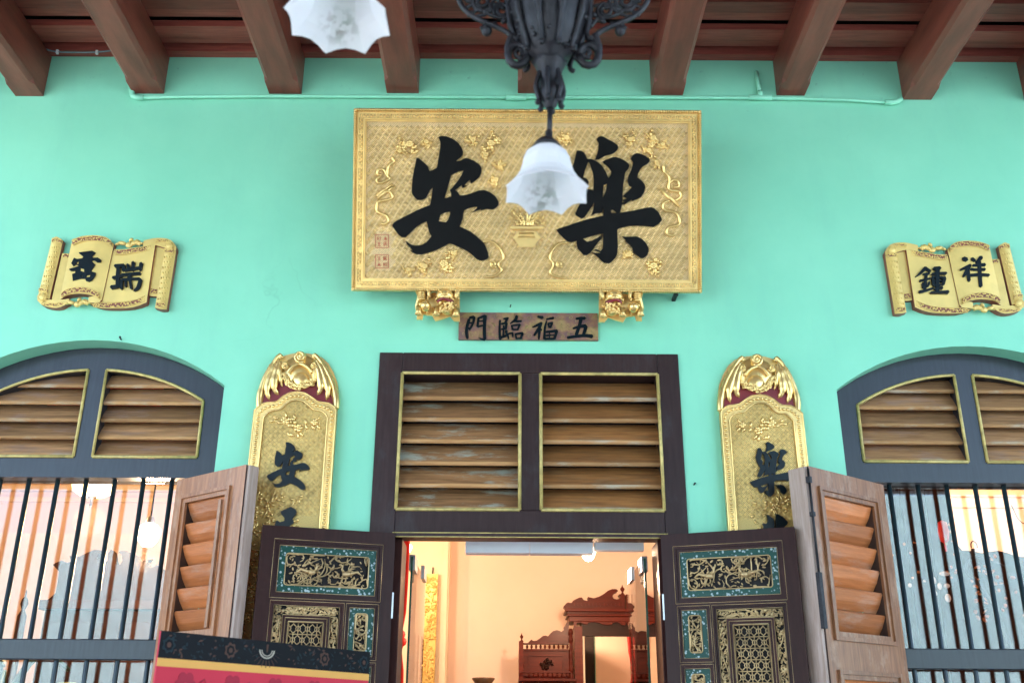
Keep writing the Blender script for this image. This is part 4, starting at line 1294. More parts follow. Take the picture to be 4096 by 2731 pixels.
# ------------------------------------------------------------------ open-scroll plaques
def scroll_plaque(flip, label):
    tx = lambda x, y: (lambda p: ((2 * XC - p.x) if flip else p.x, p.z))(at(130 + x / 4, 930 + y / 4, -0.04))
    mp = lambda u, v, d: Vector((u, -d * 0.72, v))
    P = lambda pts: [tx(x, y) for x, y in pts]
    s_ = thing('scroll_plaque', label, 'plaque', mp(*tx(1200, 650), 0), 'gilt open scroll plaques')
    mats = ['gold_pale', 'scroll_side']
    # left roll: long cylinder; pages; strip; right roll
    def page(top, bot, dep, name, rows=6):
        m_ = MB()
        n = 9
        rs = lambda pl: [tuple(v)[:2] for v in spline([Vector((a, b2, 0)) for a, b2 in pl], 8)]
        def even(pl):
            pl = rs(pl)
            L_ = [0]
            for i in range(1, len(pl)):
                L_.append(L_[-1] + math.dist(pl[i], pl[i - 1]))
            out = []
            for j in range(n):
                t_ = L_[-1] * j / (n - 1)
                for i in range(1, len(pl)):
                    if L_[i] >= t_ - 1e-9:
                        f = (t_ - L_[i - 1]) / max(L_[i] - L_[i - 1], 1e-9)
                        out.append((pl[i - 1][0] * (1 - f) + pl[i][0] * f, pl[i - 1][1] * (1 - f) + pl[i][1] * f))
                        break
            return out
        m_.patch(P(even(top)), P(even(bot)), mp, dep, rows, 1, 0.0)
        return m_.build(name, mats, s_)
    page([(455, 312), (520, 318), (600, 312)], [(280, 1085), (400, 1085), (470, 1060)], lambda a, w: 0.034, 'inner_page')
    page([(620, 165), (800, 85), (1000, 72), (1180, 95), (1300, 180)], [(430, 1078), (560, 1012), (760, 985), (950, 1010), (1105, 1090)], lambda a, w: 0.052 + 0.014 * math.sin(min(1, a * 1.05) * math.pi) ** 0.8, 'page')
    page([(1292, 265), (1450, 262), (1620, 240), (1800, 215), (1965, 195)], [(905, 1128), (1100, 1195), (1350, 1208), (1620, 1190), (1825, 1120)], lambda a, w: 0.042 + 0.016 * a ** 1.5, 'page')
    page([(1955, 200), (2050, 200), (2130, 205)], [(1850, 990), (1920, 1000), (1990, 1000)], lambda a, w: 0.034, 'inner_page')
    for top, bot, nm in (([(300, 105), (390, 76), (480, 120)], [(75, 1010), (150, 1040), (262, 1060)], 'roll'), ([(2110, 250), (2200, 215), (2300, 240)], [(1952, 1195), (2050, 1230), (2140, 1222)], 'roll')):
        page(top, bot, lambda a, w: 0.036 + 0.03 * math.sin(max(0.05, min(0.95, a)) * math.pi) ** 0.6, nm)
    # flaring ends
    page([(1780, 130), (1960, 92), (2130, 96), (2240, 140), (2302, 240)], [(1770, 235), (1950, 205), (2090, 240), (2200, 270), (2296, 300)], lambda a, w: 0.058, 'curled_end', 3)
    page([(75, 1000), (150, 1060), (262, 1075), (420, 1080), (590, 1060)], [(80, 1090), (160, 1160), (300, 1200), (440, 1198), (575, 1125)], lambda a, w: 0.058, 'curled_end', 3)
    page([(905, 1040), (980, 1030), (1105, 1085)], [(900, 1128), (980, 1130), (1080, 1120)], lambda a, w: 0.064, 'curled_end', 3)
    # spirals on the ends, carved borders, bats
    for c, r_ in (((2190, 215), 70), ((165, 1035), 75)):
        m_ = MB()
        m_.tube(spiral(c, r_, 12, 0.4, 1.7, 22, lambda x, y: mp(*tx(x, y), 0.07)), 0.0032, 5)
        m_.ell(mp(*tx(*c), 0.062), (0.024, 0.01, 0.024), 10, 6)
        m_.build('spiral_end', 'gold_pale', s_)
    rg = random.Random(31)
    m_ = MB()
    bands = [([(650, 170), (800, 120), (1000, 105), (1170, 130), (1270, 195)], 0.069, 40), ([(470, 1010), (600, 950), (760, 925), (930, 950), (1070, 1020)], 0.069, 40), ([(1310, 310), (1460, 310), (1620, 285), (1780, 262), (1900, 240)], 0.054, 36),
             ([(980, 1150), (1150, 1165), (1350, 1160), (1600, 1130), (1800, 1060)], 0.056, 40), ([(320, 135), (390, 130), (470, 150)], 0.066, 30), ([(110, 930), (180, 930), (250, 945)], 0.066, 26), ([(150, 1130), (280, 1160), (480, 1150)], 0.06, 24), ([(470, 350), (560, 355)], 0.036, 28),
             ([(2115, 300), (2180, 300), (2260, 310)], 0.068, 28), ([(1990, 1160), (2060, 1170), (2130, 1170)], 0.068, 34), ([(1880, 915), (1980, 930)], 0.036, 40), ([(1960, 145), (2060, 130), (2160, 135)], 0.06, 20)]
    for pl, d_, hw_ in bands:
        c_ = spline([Vector((a, b2, 0)) for a, b2 in pl], 5)
        ln = sum((c_[i + 1] - c_[i]).length for i in range(len(c_) - 1))
        L1 = [(p.x, p.y - hw_) for p in c_]
        L2 = [(p.x, p.y + hw_) for p in c_]
        MB().prism(P(L1 + L2[::-1]), mp, d_ - 0.006, d_ - 0.0005).build('border_ground', 'scroll_side', s_)
        n = int(ln / 19)
        for i in range(n):
            t_ = (i + 0.5) / n * (len(c_) - 1)
            p = c_[int(t_)].lerp(c_[min(int(t_) + 1, len(c_) - 1)], t_ - int(t_))
            for _ in range(2):
                q = (p.x + rg.uniform(-8, 8), p.y + rg.uniform(-hw_ * 0.8, hw_ * 0.8))
                m_.ell(mp(*tx(*q), d_ + 0.001), (rg.uniform(0.003, 0.006), 0.003, rg.uniform(0.0025, 0.005)), 6, 4, Matrix.Rotation(rg.uniform(0, 3), 3, 'Y'))
        for LL in (L1, L2):
            m_.tube([mp(*tx(*q), d_ + 0.001) for q in LL], 0.0026, 4)
    m_.build('carved_border', 'gold_pale', s_, stuff=True)
    for (cx, cy), sc in (((1545, 175), 1.0), ((715, 1125), 0.95)):
        m_ = MB()
        e = lambda dx, dy, rx_, rz_, an=0.0: m_.ell(mp(*tx(cx + dx * sc, cy + dy * sc), 0.05), (rx_ * sc, 0.012, rz_ * sc), 8, 5, Matrix.Rotation(an * (-1 if flip else 1), 3, 'Y'))
        e(0, 20, 0.022, 0.018)
        e(-110, -10, 0.026, 0.012, 0.2)
        e(-180, 5, 0.018, 0.007, -0.3)
        for i in range(5):
            e(60 + i * 26, -25 + 8 * abs(i - 2), 0.008, 0.018, 0.3 - i * 0.1)
        e(30, -60, 0.01, 0.014, 0.7)
        e(200, -5, 0.016, 0.006)
        m_.build('bat', 'gold_pale', s_)
    m_ = MB()
    rows = 9
    for j in range(rows):
        for i in range(4):
            w = (j + 0.5) / rows
            cx, cy = 318 + (130 - 318) * w + 34 * i + 10 + (17 if j % 2 else 0), 215 + (900 - 215) * w
            if i < 3 or j % 2 == 0:
                m_.ell(mp(*tx(cx, cy), 0.058 + 0.007 * math.sin((i + 1) / 5 * 3.14)), (0.0055, 0.004, 0.0075), 6, 4)
            cx2, cy2 = 2105 + (1990 - 2105) * w + 40 * i + 10 + (19 if j % 2 else 0), 360 + (1110 - 360) * w
            if i < 3 or j % 2 == 0:
                m_.ell(mp(*tx(cx2, cy2), 0.058 + 0.007 * math.sin((i + 1) / 5 * 3.14)), (0.0055, 0.004, 0.0075), 6, 4)
    m_.build('scale_pattern', 'gold_pale', s_, stuff=True)
    return s_, mp


RUI = [[(1318, 532, 50), (1460, 522, 54)], [(1462, 540, 50), (1440, 605, 38)], [(1370, 545, 54), (1360, 700, 58), (1358, 850, 60)], [(1285, 722, 48), (1420, 692, 44)], [(1258, 872, 60), (1340, 860, 56), (1420, 832, 46)],
       [(1610, 475, 54), (1602, 600, 55)], [(1520, 512, 48), (1542, 600, 44)], [(1470, 602, 48), (1600, 585, 46), (1720, 562, 48)], [(1740, 492, 58), (1720, 600, 48)], [(1430, 678, 46), (1600, 662, 46), (1720, 652, 54)], [(1570, 692, 40), (1522, 742, 38)],
       [(1440, 752, 40), (1600, 742, 40), (1715, 742, 48)], [(1425, 752, 40), (1418, 895, 44)], [(1492, 762, 34), (1487, 858, 38)], [(1560, 772, 40), (1580, 895, 40)], [(1728, 752, 54), (1690, 880, 58), (1625, 928, 28)]]
ZHONG = [[(780, 562, 58), (700, 645, 44), (622, 708, 12)], [(782, 572, 48), (858, 618, 34)], [(742, 665, 28), (840, 652, 28)], [(790, 655, 48), (770, 900, 44)], [(690, 772, 38), (850, 732, 28)], [(730, 812, 34), (745, 880, 38)], [(840, 792, 34), (812, 860, 34)], [(682, 950, 48), (790, 925, 40), (900, 888, 30)],
         [(912, 572, 48), (1010, 570, 58)], [(882, 662, 34), (1000, 650, 36), (1108, 650, 44)], [(972, 572, 66), (965, 955, 56)], [(890, 702, 38), (905, 830, 38)], [(890, 710, 32), (1090, 720, 38)], [(1088, 732, 44), (1060, 830, 44)], [(900, 772, 24), (1070, 776, 24)], [(910, 842, 34), (1060, 832, 28)], [(920, 902, 28), (1045, 885, 44)], [(862, 960, 34), (1000, 955, 40), (1140, 950, 54)]]
XIANG = [[(1380, 422, 68), (1430, 440, 68)], [(1332, 600, 28), (1430, 560, 48), (1490, 522, 38)], [(1480, 535, 54), (1420, 640, 58), (1382, 705, 38)], [(1450, 615, 58), (1470, 775, 48)], [(1500, 592, 44), (1558, 600, 36)],
         [(1512, 425, 56), (1558, 460, 48)], [(1662, 402, 66), (1592, 490, 56)], [(1530, 532, 38), (1720, 522, 54)], [(1542, 602, 38), (1718, 596, 48)], [(1472, 692, 44), (1640, 682, 48), (1785, 688, 42)], [(1630, 475, 58), (1640, 700, 58), (1655, 865, 56)]]
sL, mpS = scroll_plaque(False, 'gilt open scroll plaque above the left arched window')
tS = lambda x, y: (lambda p: (p.x, p.z))(at(130 + x / 4, 930 + y / 4, -0.047))
AIO = [(750, 325), (960, 297), (1015, 330), (960, 390), (975, 410), (1050, 405), (1100, 440), (1095, 480), (1040, 485), (985, 450), (950, 460), (1010, 520), (960, 590), (940, 625), (1015, 650), (1010, 690), (960, 770), (910, 795), (860, 780), (850, 745),
       (780, 745), (650, 775), (640, 670), (690, 655), (690, 620), (620, 620), (590, 600), (600, 585), (690, 560), (740, 545), (735, 530), (690, 520), (660, 545), (625, 500), (640, 470), (670, 410), (720, 430), (800, 420), (820, 395), (750, 340)]
MB().prism([tS(*p) for p in AIO], mpS, 0.05, 0.0735, [[tS(*p) for p in h] for h in ([(710, 478), (748, 468), (742, 512), (704, 512)], [(772, 575), (832, 592), (832, 640), (772, 620)], [(872, 690), (935, 678), (922, 716), (866, 722)], [(790, 690), (800, 690), (805, 720), (795, 722)])]).build('character', 'navy', sL)
letter(RUI, tS, mpS, 0.035, 0.066, 'character', 'navy', sL)
sR, mpS = scroll_plaque(True, 'gilt open scroll plaque above the right arched window')
tS2 = lambda x, y: (lambda p: (p.x, p.z))(at(3508 + x / 4, 930 + y / 4, -0.047))
letter(ZHONG, tS2, mpS, 0.035, 0.066, 'character', 'navy', sR)
letter(XIANG, tS2, mpS, 0.05, 0.0735, 'character', 'navy', sR)


# ------------------------------------------------------------------ tall gilt couplet boards with bat crests
def couplet(flip, label):
    YB = -0.045
    tx = lambda x, y: (lambda p: ((0.174 - p.x) if flip else p.x, p.z))(at(960 + x / 4, 1380 + y / 4, YB))
    P = lambda pts: [tx(x, y) for x, y in pts]
    mp = lambda u, v, d: Vector((u, -d, v))
    f = lambda x, y, d: mp(*tx(x, y), d)
    g = thing('couplet_board', label, 'board', mp(*tx(900, 1500), 0), 'tall gilt boards flanking the door')
    zlow = 0.9
    topc = [(230, 1040), (285, 990), (340, 950), (420, 918), (560, 910), (610, 885), (690, 815), (800, 762), (920, 745), (1040, 765), (1150, 830), (1240, 900), (1300, 910), (1430, 930), (1510, 985), (1542, 1045)]
    sides = lambda pts: [(min if (not flip) else max)(-9 if flip else 9, 9) for _ in pts]
    pt = P(topc)
    xl, xr = pt[0][0], pt[-1][0]
    body = pt + [(xr, zlow), (xl, zlow)]
    MB().prism(body, mp, 0.004, 0.038, side=0).build('board', 'gold_fret2', g)
    inner = P([((x - 890) * 0.79 + 890, y + 125) for x, y in topc])
    il, ir = inner[0][0], inner[-1][0]
    inner_loop = inner + [(ir, zlow + 0.05), (il, zlow + 0.05)]
    MB().prism(body, mp, 0.0385, 0.046, [inner_loop]).build('border_frame', 'gold', g)
    fm = MB()
    a_, c_ = min(il, ir) + 0.012, max(il, ir) - 0.012
    vtop = max(q[1] for q in inner)
    j, v = 0, 2.62
    while v < vtop - 0.012:
        u, i = a_, 0
        while u < c_:
            ok = any((inner[k_][0] - u) * (inner[k_ + 1][0] - u) <= 0 and v < min(inner[k_][1], inner[k_ + 1][1]) - 0.012 for k_ in range(len(inner) - 1))
            if ok:
                sg = 1 if (i + j) % 2 else -1
                for o_ in (-0.0045, 0.0, 0.0045):
                    fm.tube([mp(u - 0.0075 + o_, v - sg * 0.0075 - sg * o_, 0.038), mp(u + 0.0075 + o_, v + sg * 0.0075 - sg * o_, 0.038)], 0.0016, 4)
            u += 0.023
            i += 1
        v += 0.023
        j += 1
    fm.build('fretwork', 'gold_bright', g, stuff=True)
    mid = P([((x - 890) * 0.9 + 890, y + 62) for x, y in topc])
    ln = MB()
    for lp_, r_ in ((inner, 0.0045), (pt, 0.004)):
        ln.tube([mp(lp_[0][0], zlow, 0.047)] + [mp(u, v, 0.047) for u, v in lp_] + [mp(lp_[-1][0], zlow, 0.047)], r_, 5)
    ln.build('raised_line', 'gold_bright', g)
    bd = MB()
    path = [Vector((mid[0][0], zlow, 0))] + [Vector((u, v, 0)) for u, v in mid] + [Vector((mid[-1][0], zlow, 0))]
    acc = 0
    for i in range(len(path) - 1):
        a, c = path[i], path[i + 1]
        L_ = (c - a).length
        while acc < L_:
            p = a.lerp(c, acc / L_)
            bd.ell(mp(p.x, p.y, 0.048), (0.0092, 0.009, 0.0092), 8, 5)
            acc += 0.0215
        acc -= L_
    bd.build('bead_row', 'gold_bright', g, stuff=True)
    # crest: maroon ground, round belly, folded wings
    crest = [(262, 1000), (268, 900), (290, 760), (350, 570), (430, 420), (520, 290), (620, 160), (780, 110), (930, 85), (1110, 105), (1290, 160), (1400, 260), (1480, 400), (1540, 560), (1565, 750), (1560, 900), (1540, 1020), (900, 1200)]
    MB().prism(P(crest), mp, 0.002, 0.014).build('crest_ground', 'gold', g)
    MB().prism(P([(330, 960), (360, 780), (480, 680), (640, 560), (900, 700), (1230, 560), (1370, 680), (1460, 800), (1475, 960), (1240, 912), (1040, 775), (800, 772), (600, 902), (420, 925)]), mp, 0.0142, 0.02).build('crest_inlay', 'red_back', g)
    ux = abs(tx(1000, 500)[0] - tx(900, 500)[0]) / 100
    m_ = MB()
    m_.ell(f(945, 420, 0.008), (325 * ux, 0.026, 325 * ux), 20, 12)
    m_.build('belly', 'gold_bright', g)
    m_ = MB()
    m_.ell(f(960, 540, 0.02), (150 * ux, 0.024, 160 * ux), 14, 8)
    m_.tube(spiral((965, 190), 95, 14, 1.0, 1.8, 24, lambda x, y: f(x, y, 0.05)), 0.008, 6)
    m_.ell(f(965, 180, 0.036), (95 * ux, 0.02, 95 * ux), 10, 6)
    for ex in (720, 1185):
        m_.tube(spiral((ex, 325), 58, 8, 0, 2, 22, lambda x, y: f(x, y, 0.046)), 0.0045, 5)
    m_.tube(spline([f(960, 300, 0.05), f(1040, 330, 0.052), f(1120, 390, 0.05), f(1150, 440, 0.045)], 4), 0.01, 6)
    m_.tube(spline([f(950, 300, 0.05), f(870, 330, 0.052), f(800, 390, 0.05), f(770, 440, 0.045)], 4), 0.008, 6)
    m_.build('face', 'gold_bright', g)
    m_ = MB()
    rg = random.Random(8)
    for i in range(40):
        a = math.pi * (0.06 + 0.88 * i / 39)
        rr_ = rg.uniform(220, 300)
        c = (945 + rr_ * math.cos(a), 400 + rr_ * math.sin(a))
        m_.tube(spiral(c, 26, 6, rg.uniform(0, 6), rg.choice((-1, 1)) * 1.0, 7, lambda x, y: f(x, y, 0.04)), 0.0045, 5)
    m_.build('leaf_wreath', 'gold_bright', g)
    cxm = 912
    for sg in (-1, 1):
        w = MB()
        q = lambda dx, y, d: f(cxm + sg * dx, y, d)
        w.tube(spline([q(270, 135, 0.03), q(330, 190, 0.034), q(420, 320, 0.03), q(520, 500, 0.028), q(590, 690, 0.026), q(620, 850, 0.026), q(615, 1000, 0.024)], 4), [0.011] * 8 + [0.015] * 9 + [0.017] * 8, 8, 0.9)
        w.tube(spline([q(300, 220, 0.036), q(380, 360, 0.038), q(455, 560, 0.036), q(490, 720, 0.034), q(455, 860, 0.02)], 4), [0.009] * 3 + [0.016] * 4 + [0.02] * 5 + [0.013] * 3 + [0.006, 0.002], 8, 0.7)
        w.tube(spline([q(285, 250, 0.038), q(335, 400, 0.04), q(370, 560, 0.038), q(370, 690, 0.034), q(310, 775, 0.02)], 4), [0.009] * 3 + [0.017] * 4 + [0.021] * 5 + [0.013] * 3 + [0.006, 0.002], 8, 0.7)
        w.tube(spline([q(270, 250, 0.036), q(280, 420, 0.036), q(270, 560, 0.03), q(250, 640, 0.02)], 4), [0.007] * 3 + [0.012] * 6 + [0.006] * 3 + [0.003], 8)
        w.tube(spiral((cxm + sg * 270, 160), 36, 6, 0, 1.5, 12, lambda x, y: f(x, y, 0.034)), 0.006, 6)
        w.build('wing', 'gold_bright', g)
    # flower spray, then a carved landscape lower down
    rg = random.Random(17)
    m_ = MB()
    for cx, cy, n, r_ in ((820, 1230, 6, 58), (930, 1320, 5, 40), (710, 1190, 4, 30), (1190, 1230, 4, 26)):
        for i in range(n):
            a = 6.28 * i / n
            m_.ell(f(cx + r_ * math.cos(a), cy + r_ * math.sin(a), 0.043), (0.011, 0.008, 0.011), 8, 5)
        m_.ell(f(cx, cy, 0.048), 0.008, 6, 4)
    for x, y, an in ((570, 1160, 0.3), (520, 1210, -0.3), (640, 1240, 0.1), (735, 1110, 1.4), (870, 1140, 1.2), (1050, 1220, 1.4), (1060, 1300, 1.3), (1170, 1310, 0.8), (1250, 1300, 0.9), (1230, 1180, -0.8), (780, 1420, 1.0), (830, 1430, 0.6), (930, 1440, 1.5), (980, 1420, 0.9)):
        m_.ell(f(x, y, 0.042), (0.017, 0.007, 0.007), 8, 5, Matrix.Rotation(an * (-1 if flip else 1), 3, 'Y'))
    m_.tube(spline([f(520, 1190, 0.04), f(700, 1250, 0.042), (f(900, 1270, 0.042)), f(1100, 1270, 0.042), f(1290, 1240, 0.04)], 4), 0.004, 5)
    m_.build('flower_relief', 'gold_bright', g)
    m_ = MB()
    lo = min(tx(320, 0)[0], tx(1280, 0)[0]), max(tx(320, 0)[0], tx(1280, 0)[0])
    for i in range(330):
        u, v = rg.uniform(lo[0] + 0.01, lo[1] - 0.03), rg.uniform(2.02, 2.72)
        m_.ell(mp(u, v, 0.04), (rg.uniform(0.005, 0.013), rg.uniform(0.004, 0.01), rg.uniform(0.004, 0.009)), 6, 4, Matrix.Rotation(rg.uniform(-0.8, 0.8), 3, 'Y'))
    for i in range(26):
        u, v = rg.uniform(lo[0] + 0.02, lo[1] - 0.06), rg.uniform(2.1, 2.7)
        m_.tube(spline([mp(u, v, 0.042), mp(u + 0.02, v + 0.03, 0.044), mp(u + 0.01, v + 0.06, 0.042)], 3), 0.003, 5)
    m_.build('landscape_relief', 'gold_bright', g, stuff=True)
    return g, mp


gl, mpc = couplet(False, 'tall gilt board with bat crest behind the left teak shutter')
gr, mpc = couplet(True, 'tall gilt board with bat crest behind the right teak shutter')
tc = lambda x, y: (lambda p: (p.x, p.z))(at(960 + x / 4, 1740 + y / 4, -0.05))
sx_, sy_ = (1110 - 430) / (1485 - 210), (870 - 110) / (1568 - 78)
aff = lambda x, y: tc(430 + (x - 210) * sx_, 110 + (y - 78) * sy_)
MB().prism([aff(*p) for p in AN], mpc, 0.038, 0.052, [[aff(*p) for p in h] for h in AN_H]).build('character', 'navy', gl)
nx = [(650, 1220), (740, 1180), (820, 1145), (880, 1180), (908, 1220), (890, 1270), (830, 1335), (860, 1370), (850, 1410), (790, 1450), (700, 1500), (680, 1600), (600, 1600), (555, 1460), (570, 1380), (600, 1362), (640, 1390), (710, 1370), (720, 1330), (665, 1270)]
MB().prism([tc(*p) for p in nx], mpc, 0.038, 0.054).build('character', 'navy', gl)
td = lambda x, y: (lambda p: (p.x, p.z))(at(2830 + x / 4, 1740 + y / 4, -0.05))
aff2 = lambda x, y: td(680 + (x - 675) * 0.527, 105 + (y - 78) * (980 - 105) / (1605 - 78))
b_ = MB()
for i, pl in enumerate(LE):
    b_.prism([aff2(*p) for p in pl], mpc, 0.038, 0.052 + 0.0003 * i)
b_.build('character', 'navy', gr)
b_ = MB()
for pl in ([(955, 1270), (1010, 1300), (1060, 1340), (1070, 1400), (1060, 1600), (920, 1600), (880, 1410), (940, 1415), (965, 1380)], [(1075, 1250), (1140, 1270), (1220, 1320), (1285, 1390), (1270, 1430), (1180, 1510), (1120, 1600), (1085, 1600), (1090, 1400), (1095, 1300)]):
    b_.prism([td(*p) for p in pl], mpc, 0.038, 0.054)
b_.build('character', 'navy', gr)

# ------------------------------------------------------------------ iron chandelier
YC = -3.08
K = 4096 / 2352
cp = lambda x, y, d=0.0: at(x * K, y * K, YC) + Vector((0, d, 0))
zc = lambda y: cp(1262, y).z
UC = (cp(1300, 300).x - cp(1200, 300).x) / 100
ch = thing('chandelier', 'dark wrought iron chandelier hanging in front of the gilt sign', 'chandelier', cp(1262, 0))
ax = Vector((cp(1262, 120).x, YC, 0))
flute = lambda n, amt: (lambda r_, z_, a: (r_ * (1 + amt * math.cos(n * a)), z_))
m_ = MB()
m_.lathe([(r_ * UC, zc(y)) for y, r_ in ((-150, 30), (-90, 70), (-60, 96), (-20, 100), (20, 94), (60, 82), (95, 70), (118, 58), (130, 50), (142, 30), (150, 26))], ax, 24, flute(8, 0.05))
m_.build('bowl', 'iron', ch)
m_ = MB()
m_.lathe([(r_ * UC, zc(y)) for y, r_ in ((140, 26), (146, 40), (152, 34), (165, 27), (185, 23), (200, 20), (206, 26), (222, 25), (236, 17), (246, 13), (250, 8))], ax, 16, flute(6, 0.1))
for i in range(6):
    a = i * 1.047 + 0.3
    o_ = Vector((math.cos(a), math.sin(a), 0))
    m_.tube(spline([ax + o_ * 24 * UC + Vector((0, 0, zc(170))), ax + o_ * 34 * UC + Vector((0, 0, zc(205))), ax + o_ * 26 * UC + Vector((0, 0, zc(235))), ax + o_ * 34 * UC + Vector((0, 0, zc(242)))], 4), 0.006, 6)
m_.build('finial', 'iron', ch)
rg = random.Random(3)
m_ = MB()
for i in range(70):
    a, y = rg.uniform(0, 6.28), rg.uniform(-40, 130)
    rr_ = (98 - max(0, y - 10) * 0.36) * UC
    p = ax + Vector((math.cos(a), math.sin(a), 0)) * rr_ + Vector((0, 0, zc(y)))
    m_.ell(p, rg.uniform(0.004, 0.009), 6, 4)
for i in range(10):
    a = i * 0.628
    o_ = Vector((math.cos(a), math.sin(a), 0))
    m_.tube(spline([ax + o_ * 100 * UC + Vector((0, 0, zc(-10))), ax + o_ * 92 * UC + Vector((0, 0, zc(60))), ax + o_ * 62 * UC + Vector((0, 0, zc(128))), ax + o_ * 74 * UC + Vector((0, 0, zc(138)))], 4), [0.009] * 5 + [0.006] * 8, 6)
m_.build('bowl_ornament', 'iron', ch)
m_ = MB()
m_.tube([ax + Vector((0, 0, zc(246))), ax + Vector((-0.002, 0, zc(316)))], 0.0058, 8)
m_.lathe([(r_ * UC, zc(y)) for y, r_ in ((300, 6), (304, 9), (315, 8), (320, 10))], ax + Vector((-0.003, 0, 0)), 10)
m_.build('drop_rod', 'iron', ch)
q8 = lambda x, y, d=0.0: cp((1800 + x / 3) / K, y / 3 / K, d)
for side in (-1, 1):
    mx_ = (lambda x: x) if side < 0 else (lambda x: 2 * 1250 - x - 20)
    w = MB()
    Q = lambda pts, d=0.0: spline([q8(mx_(x), y, d) for x, y in pts], 6)
    w.tube(Q([(60, -260), (90, -100), (115, 20), (170, 110), (270, 195), (430, 275), (600, 345), (720, 420), (760, 520)]), 0.0066, 8)
    w.tube(spiral((mx_(380), 20), 130, 40, 0.2, 1.6, 28, lambda x, y: q8(x, y)), 0.0055, 6)
    w.tube(spiral((mx_(620), 130), 100, 30, 2.0, 1.6, 24, lambda x, y: q8(x, y)), 0.005, 6)
    w.tube(Q([(170, 110), (300, 60), (420, 150), (560, 210), (700, 230), (800, 330)]), 0.005, 6)
    w.tube(spiral((mx_(240), -60), 90, 20, 1.0, 1.5, 22, lambda x, y: q8(x, y)), 0.005, 6)
    w.tube(spiral((mx_(540), 40), 70, 15, 3.0, -1.4, 20, lambda x, y: q8(x, y)), 0.0045, 6)
    w.tube(Q([(300, 200), (420, 180), (520, 120), (640, 60), (760, 80)]), 0.0045, 6)
    for lx_, ly_ in ((250, 170), (520, 300), (660, 250), (480, 110), (760, 180), (330, 120)):
        w.ell(q8(mx_(lx_), ly_), (0.012, 0.006, 0.007), 7, 5, Matrix.Rotation(0.7 * side, 3, 'Y'))
    w.tube(Q([(430, 275), (400, 330), (370, 350)]), 0.006, 6)
    w.ell(q8(mx_(440), 375), (0.013, 0.012, 0.014), 8, 6)
    w.tube(Q([(800, 250), (850, 400), (800, 470), (720, 420)]), 0.008, 6)
    ring = [(815 + 118 * math.cos(t_ * 0.524), 665 + 125 * math.sin(t_ * 0.524)) for t_ in range(13)]
    w.tube([q8(mx_(x), y) for x, y in ring], 0.0095, 8)
    w.tube(spiral((mx_(835), 640), 60, 20, 1.0, 1.1, 14, lambda x, y: q8(x, y)), 0.006, 6)
    w.tube(Q([(740, 440), (700, 560), (700, 640)]), 0.009, 6)
    w.build('scroll_arm', 'iron', ch)


def bell(c, sc, name, parent, label=None):
    """eight-lobed bell shade, open below"""
    def lobed(r_, z_, a):
        k_ = max(0.0, (r_ - 0.05) / 0.035)
        w = 1 - abs(math.sin(4 * a + math.pi / 2))
        fc = 0.924 / math.cos(((a + math.pi / 8 + 1e-6) % (math.pi / 4)) - math.pi / 8)
        fc = 1 + (fc - 0.955) * min(1.25, 0.5 + k_)
        return r_ * fc * (1 + 0.015 * k_ * w), z_ - 0.008 * k_ * k_ * (w - 0.4)
    prof = [(0.02, 0.0), (0.034, -0.003), (0.046, -0.014), (0.053, -0.032), (0.0565, -0.052), (0.061, -0.07), (0.07, -0.087), (0.081, -0.1), (0.091, -0.11)]
    ins = [(r_ - 0.003, z_ - 0.001) for r_, z_ in reversed(prof)]
    m_ = MB().lathe([(r_ * sc, z_ * sc) for r_, z_ in prof + ins], (0, 0, 0), 32, lambda r_, z_, a: tuple(v * sc for v in lobed(r_ / sc, z_ / sc, a)))
    m_.sm = [False] * len(m_.sm)
    o = m_.build(name, 'shade')
    o.parent = parent
    inv = chain(parent)
    o.location = inv.inverted() @ Vector(c)
    return o


c0 = cp(1255, 343)
bell(c0, 0.98, 'lamp_shade', ch)
m_ = MB()
m_.lathe([(r_ * UC, z_ * 0.001) for r_, z_ in ((8, 24), (16, 21), (28, 8), (40, -10), (34, -6), (20, 2))], c0 + Vector((0, 0, 0.004)), 20, lambda r_, z_, a: (r_ * (1 + 0.08 * math.cos(8 * a)), z_))
m_.build('shade_cap', 'iron', ch)
# second lamp on an arm reaching out to the left, nearer the camera
ym = -3.35
c1 = at(786 * K, -66 * K, ym) + Vector((0, 0, 0))
bell(c1, 1.1, 'lamp_shade', ch)
m_ = MB()
m_.lathe([(r_ * UC, z_ * 0.001) for r_, z_ in ((8, 24), (16, 21), (28, 8), (40, -10), (34, -6), (20, 2))], c1 + Vector((0, 0, 0.004)), 20)
m_.build('shade_cap', 'iron', ch)
m_ = MB()
m_.tube(spline([c1 + Vector((0, 0, 0.02)), c1 + Vector((0.0, 0, 0.12)), c1 + Vector((0.08, 0.03, 0.2)), c1 + Vector((0.24, 0.12, 0.12)), ax + Vector((-0.08, -0.02, zc(-40)))], 6), 0.009, 8)
m_.build('lamp_arm', 'iron', ch)
m_ = MB()
m_.tube([ax + Vector((0, 0, zc(-140))), ax + Vector((0, 0, 5.4))], 0.012, 8)
m_.build('hanging_rod', 'iron', ch)

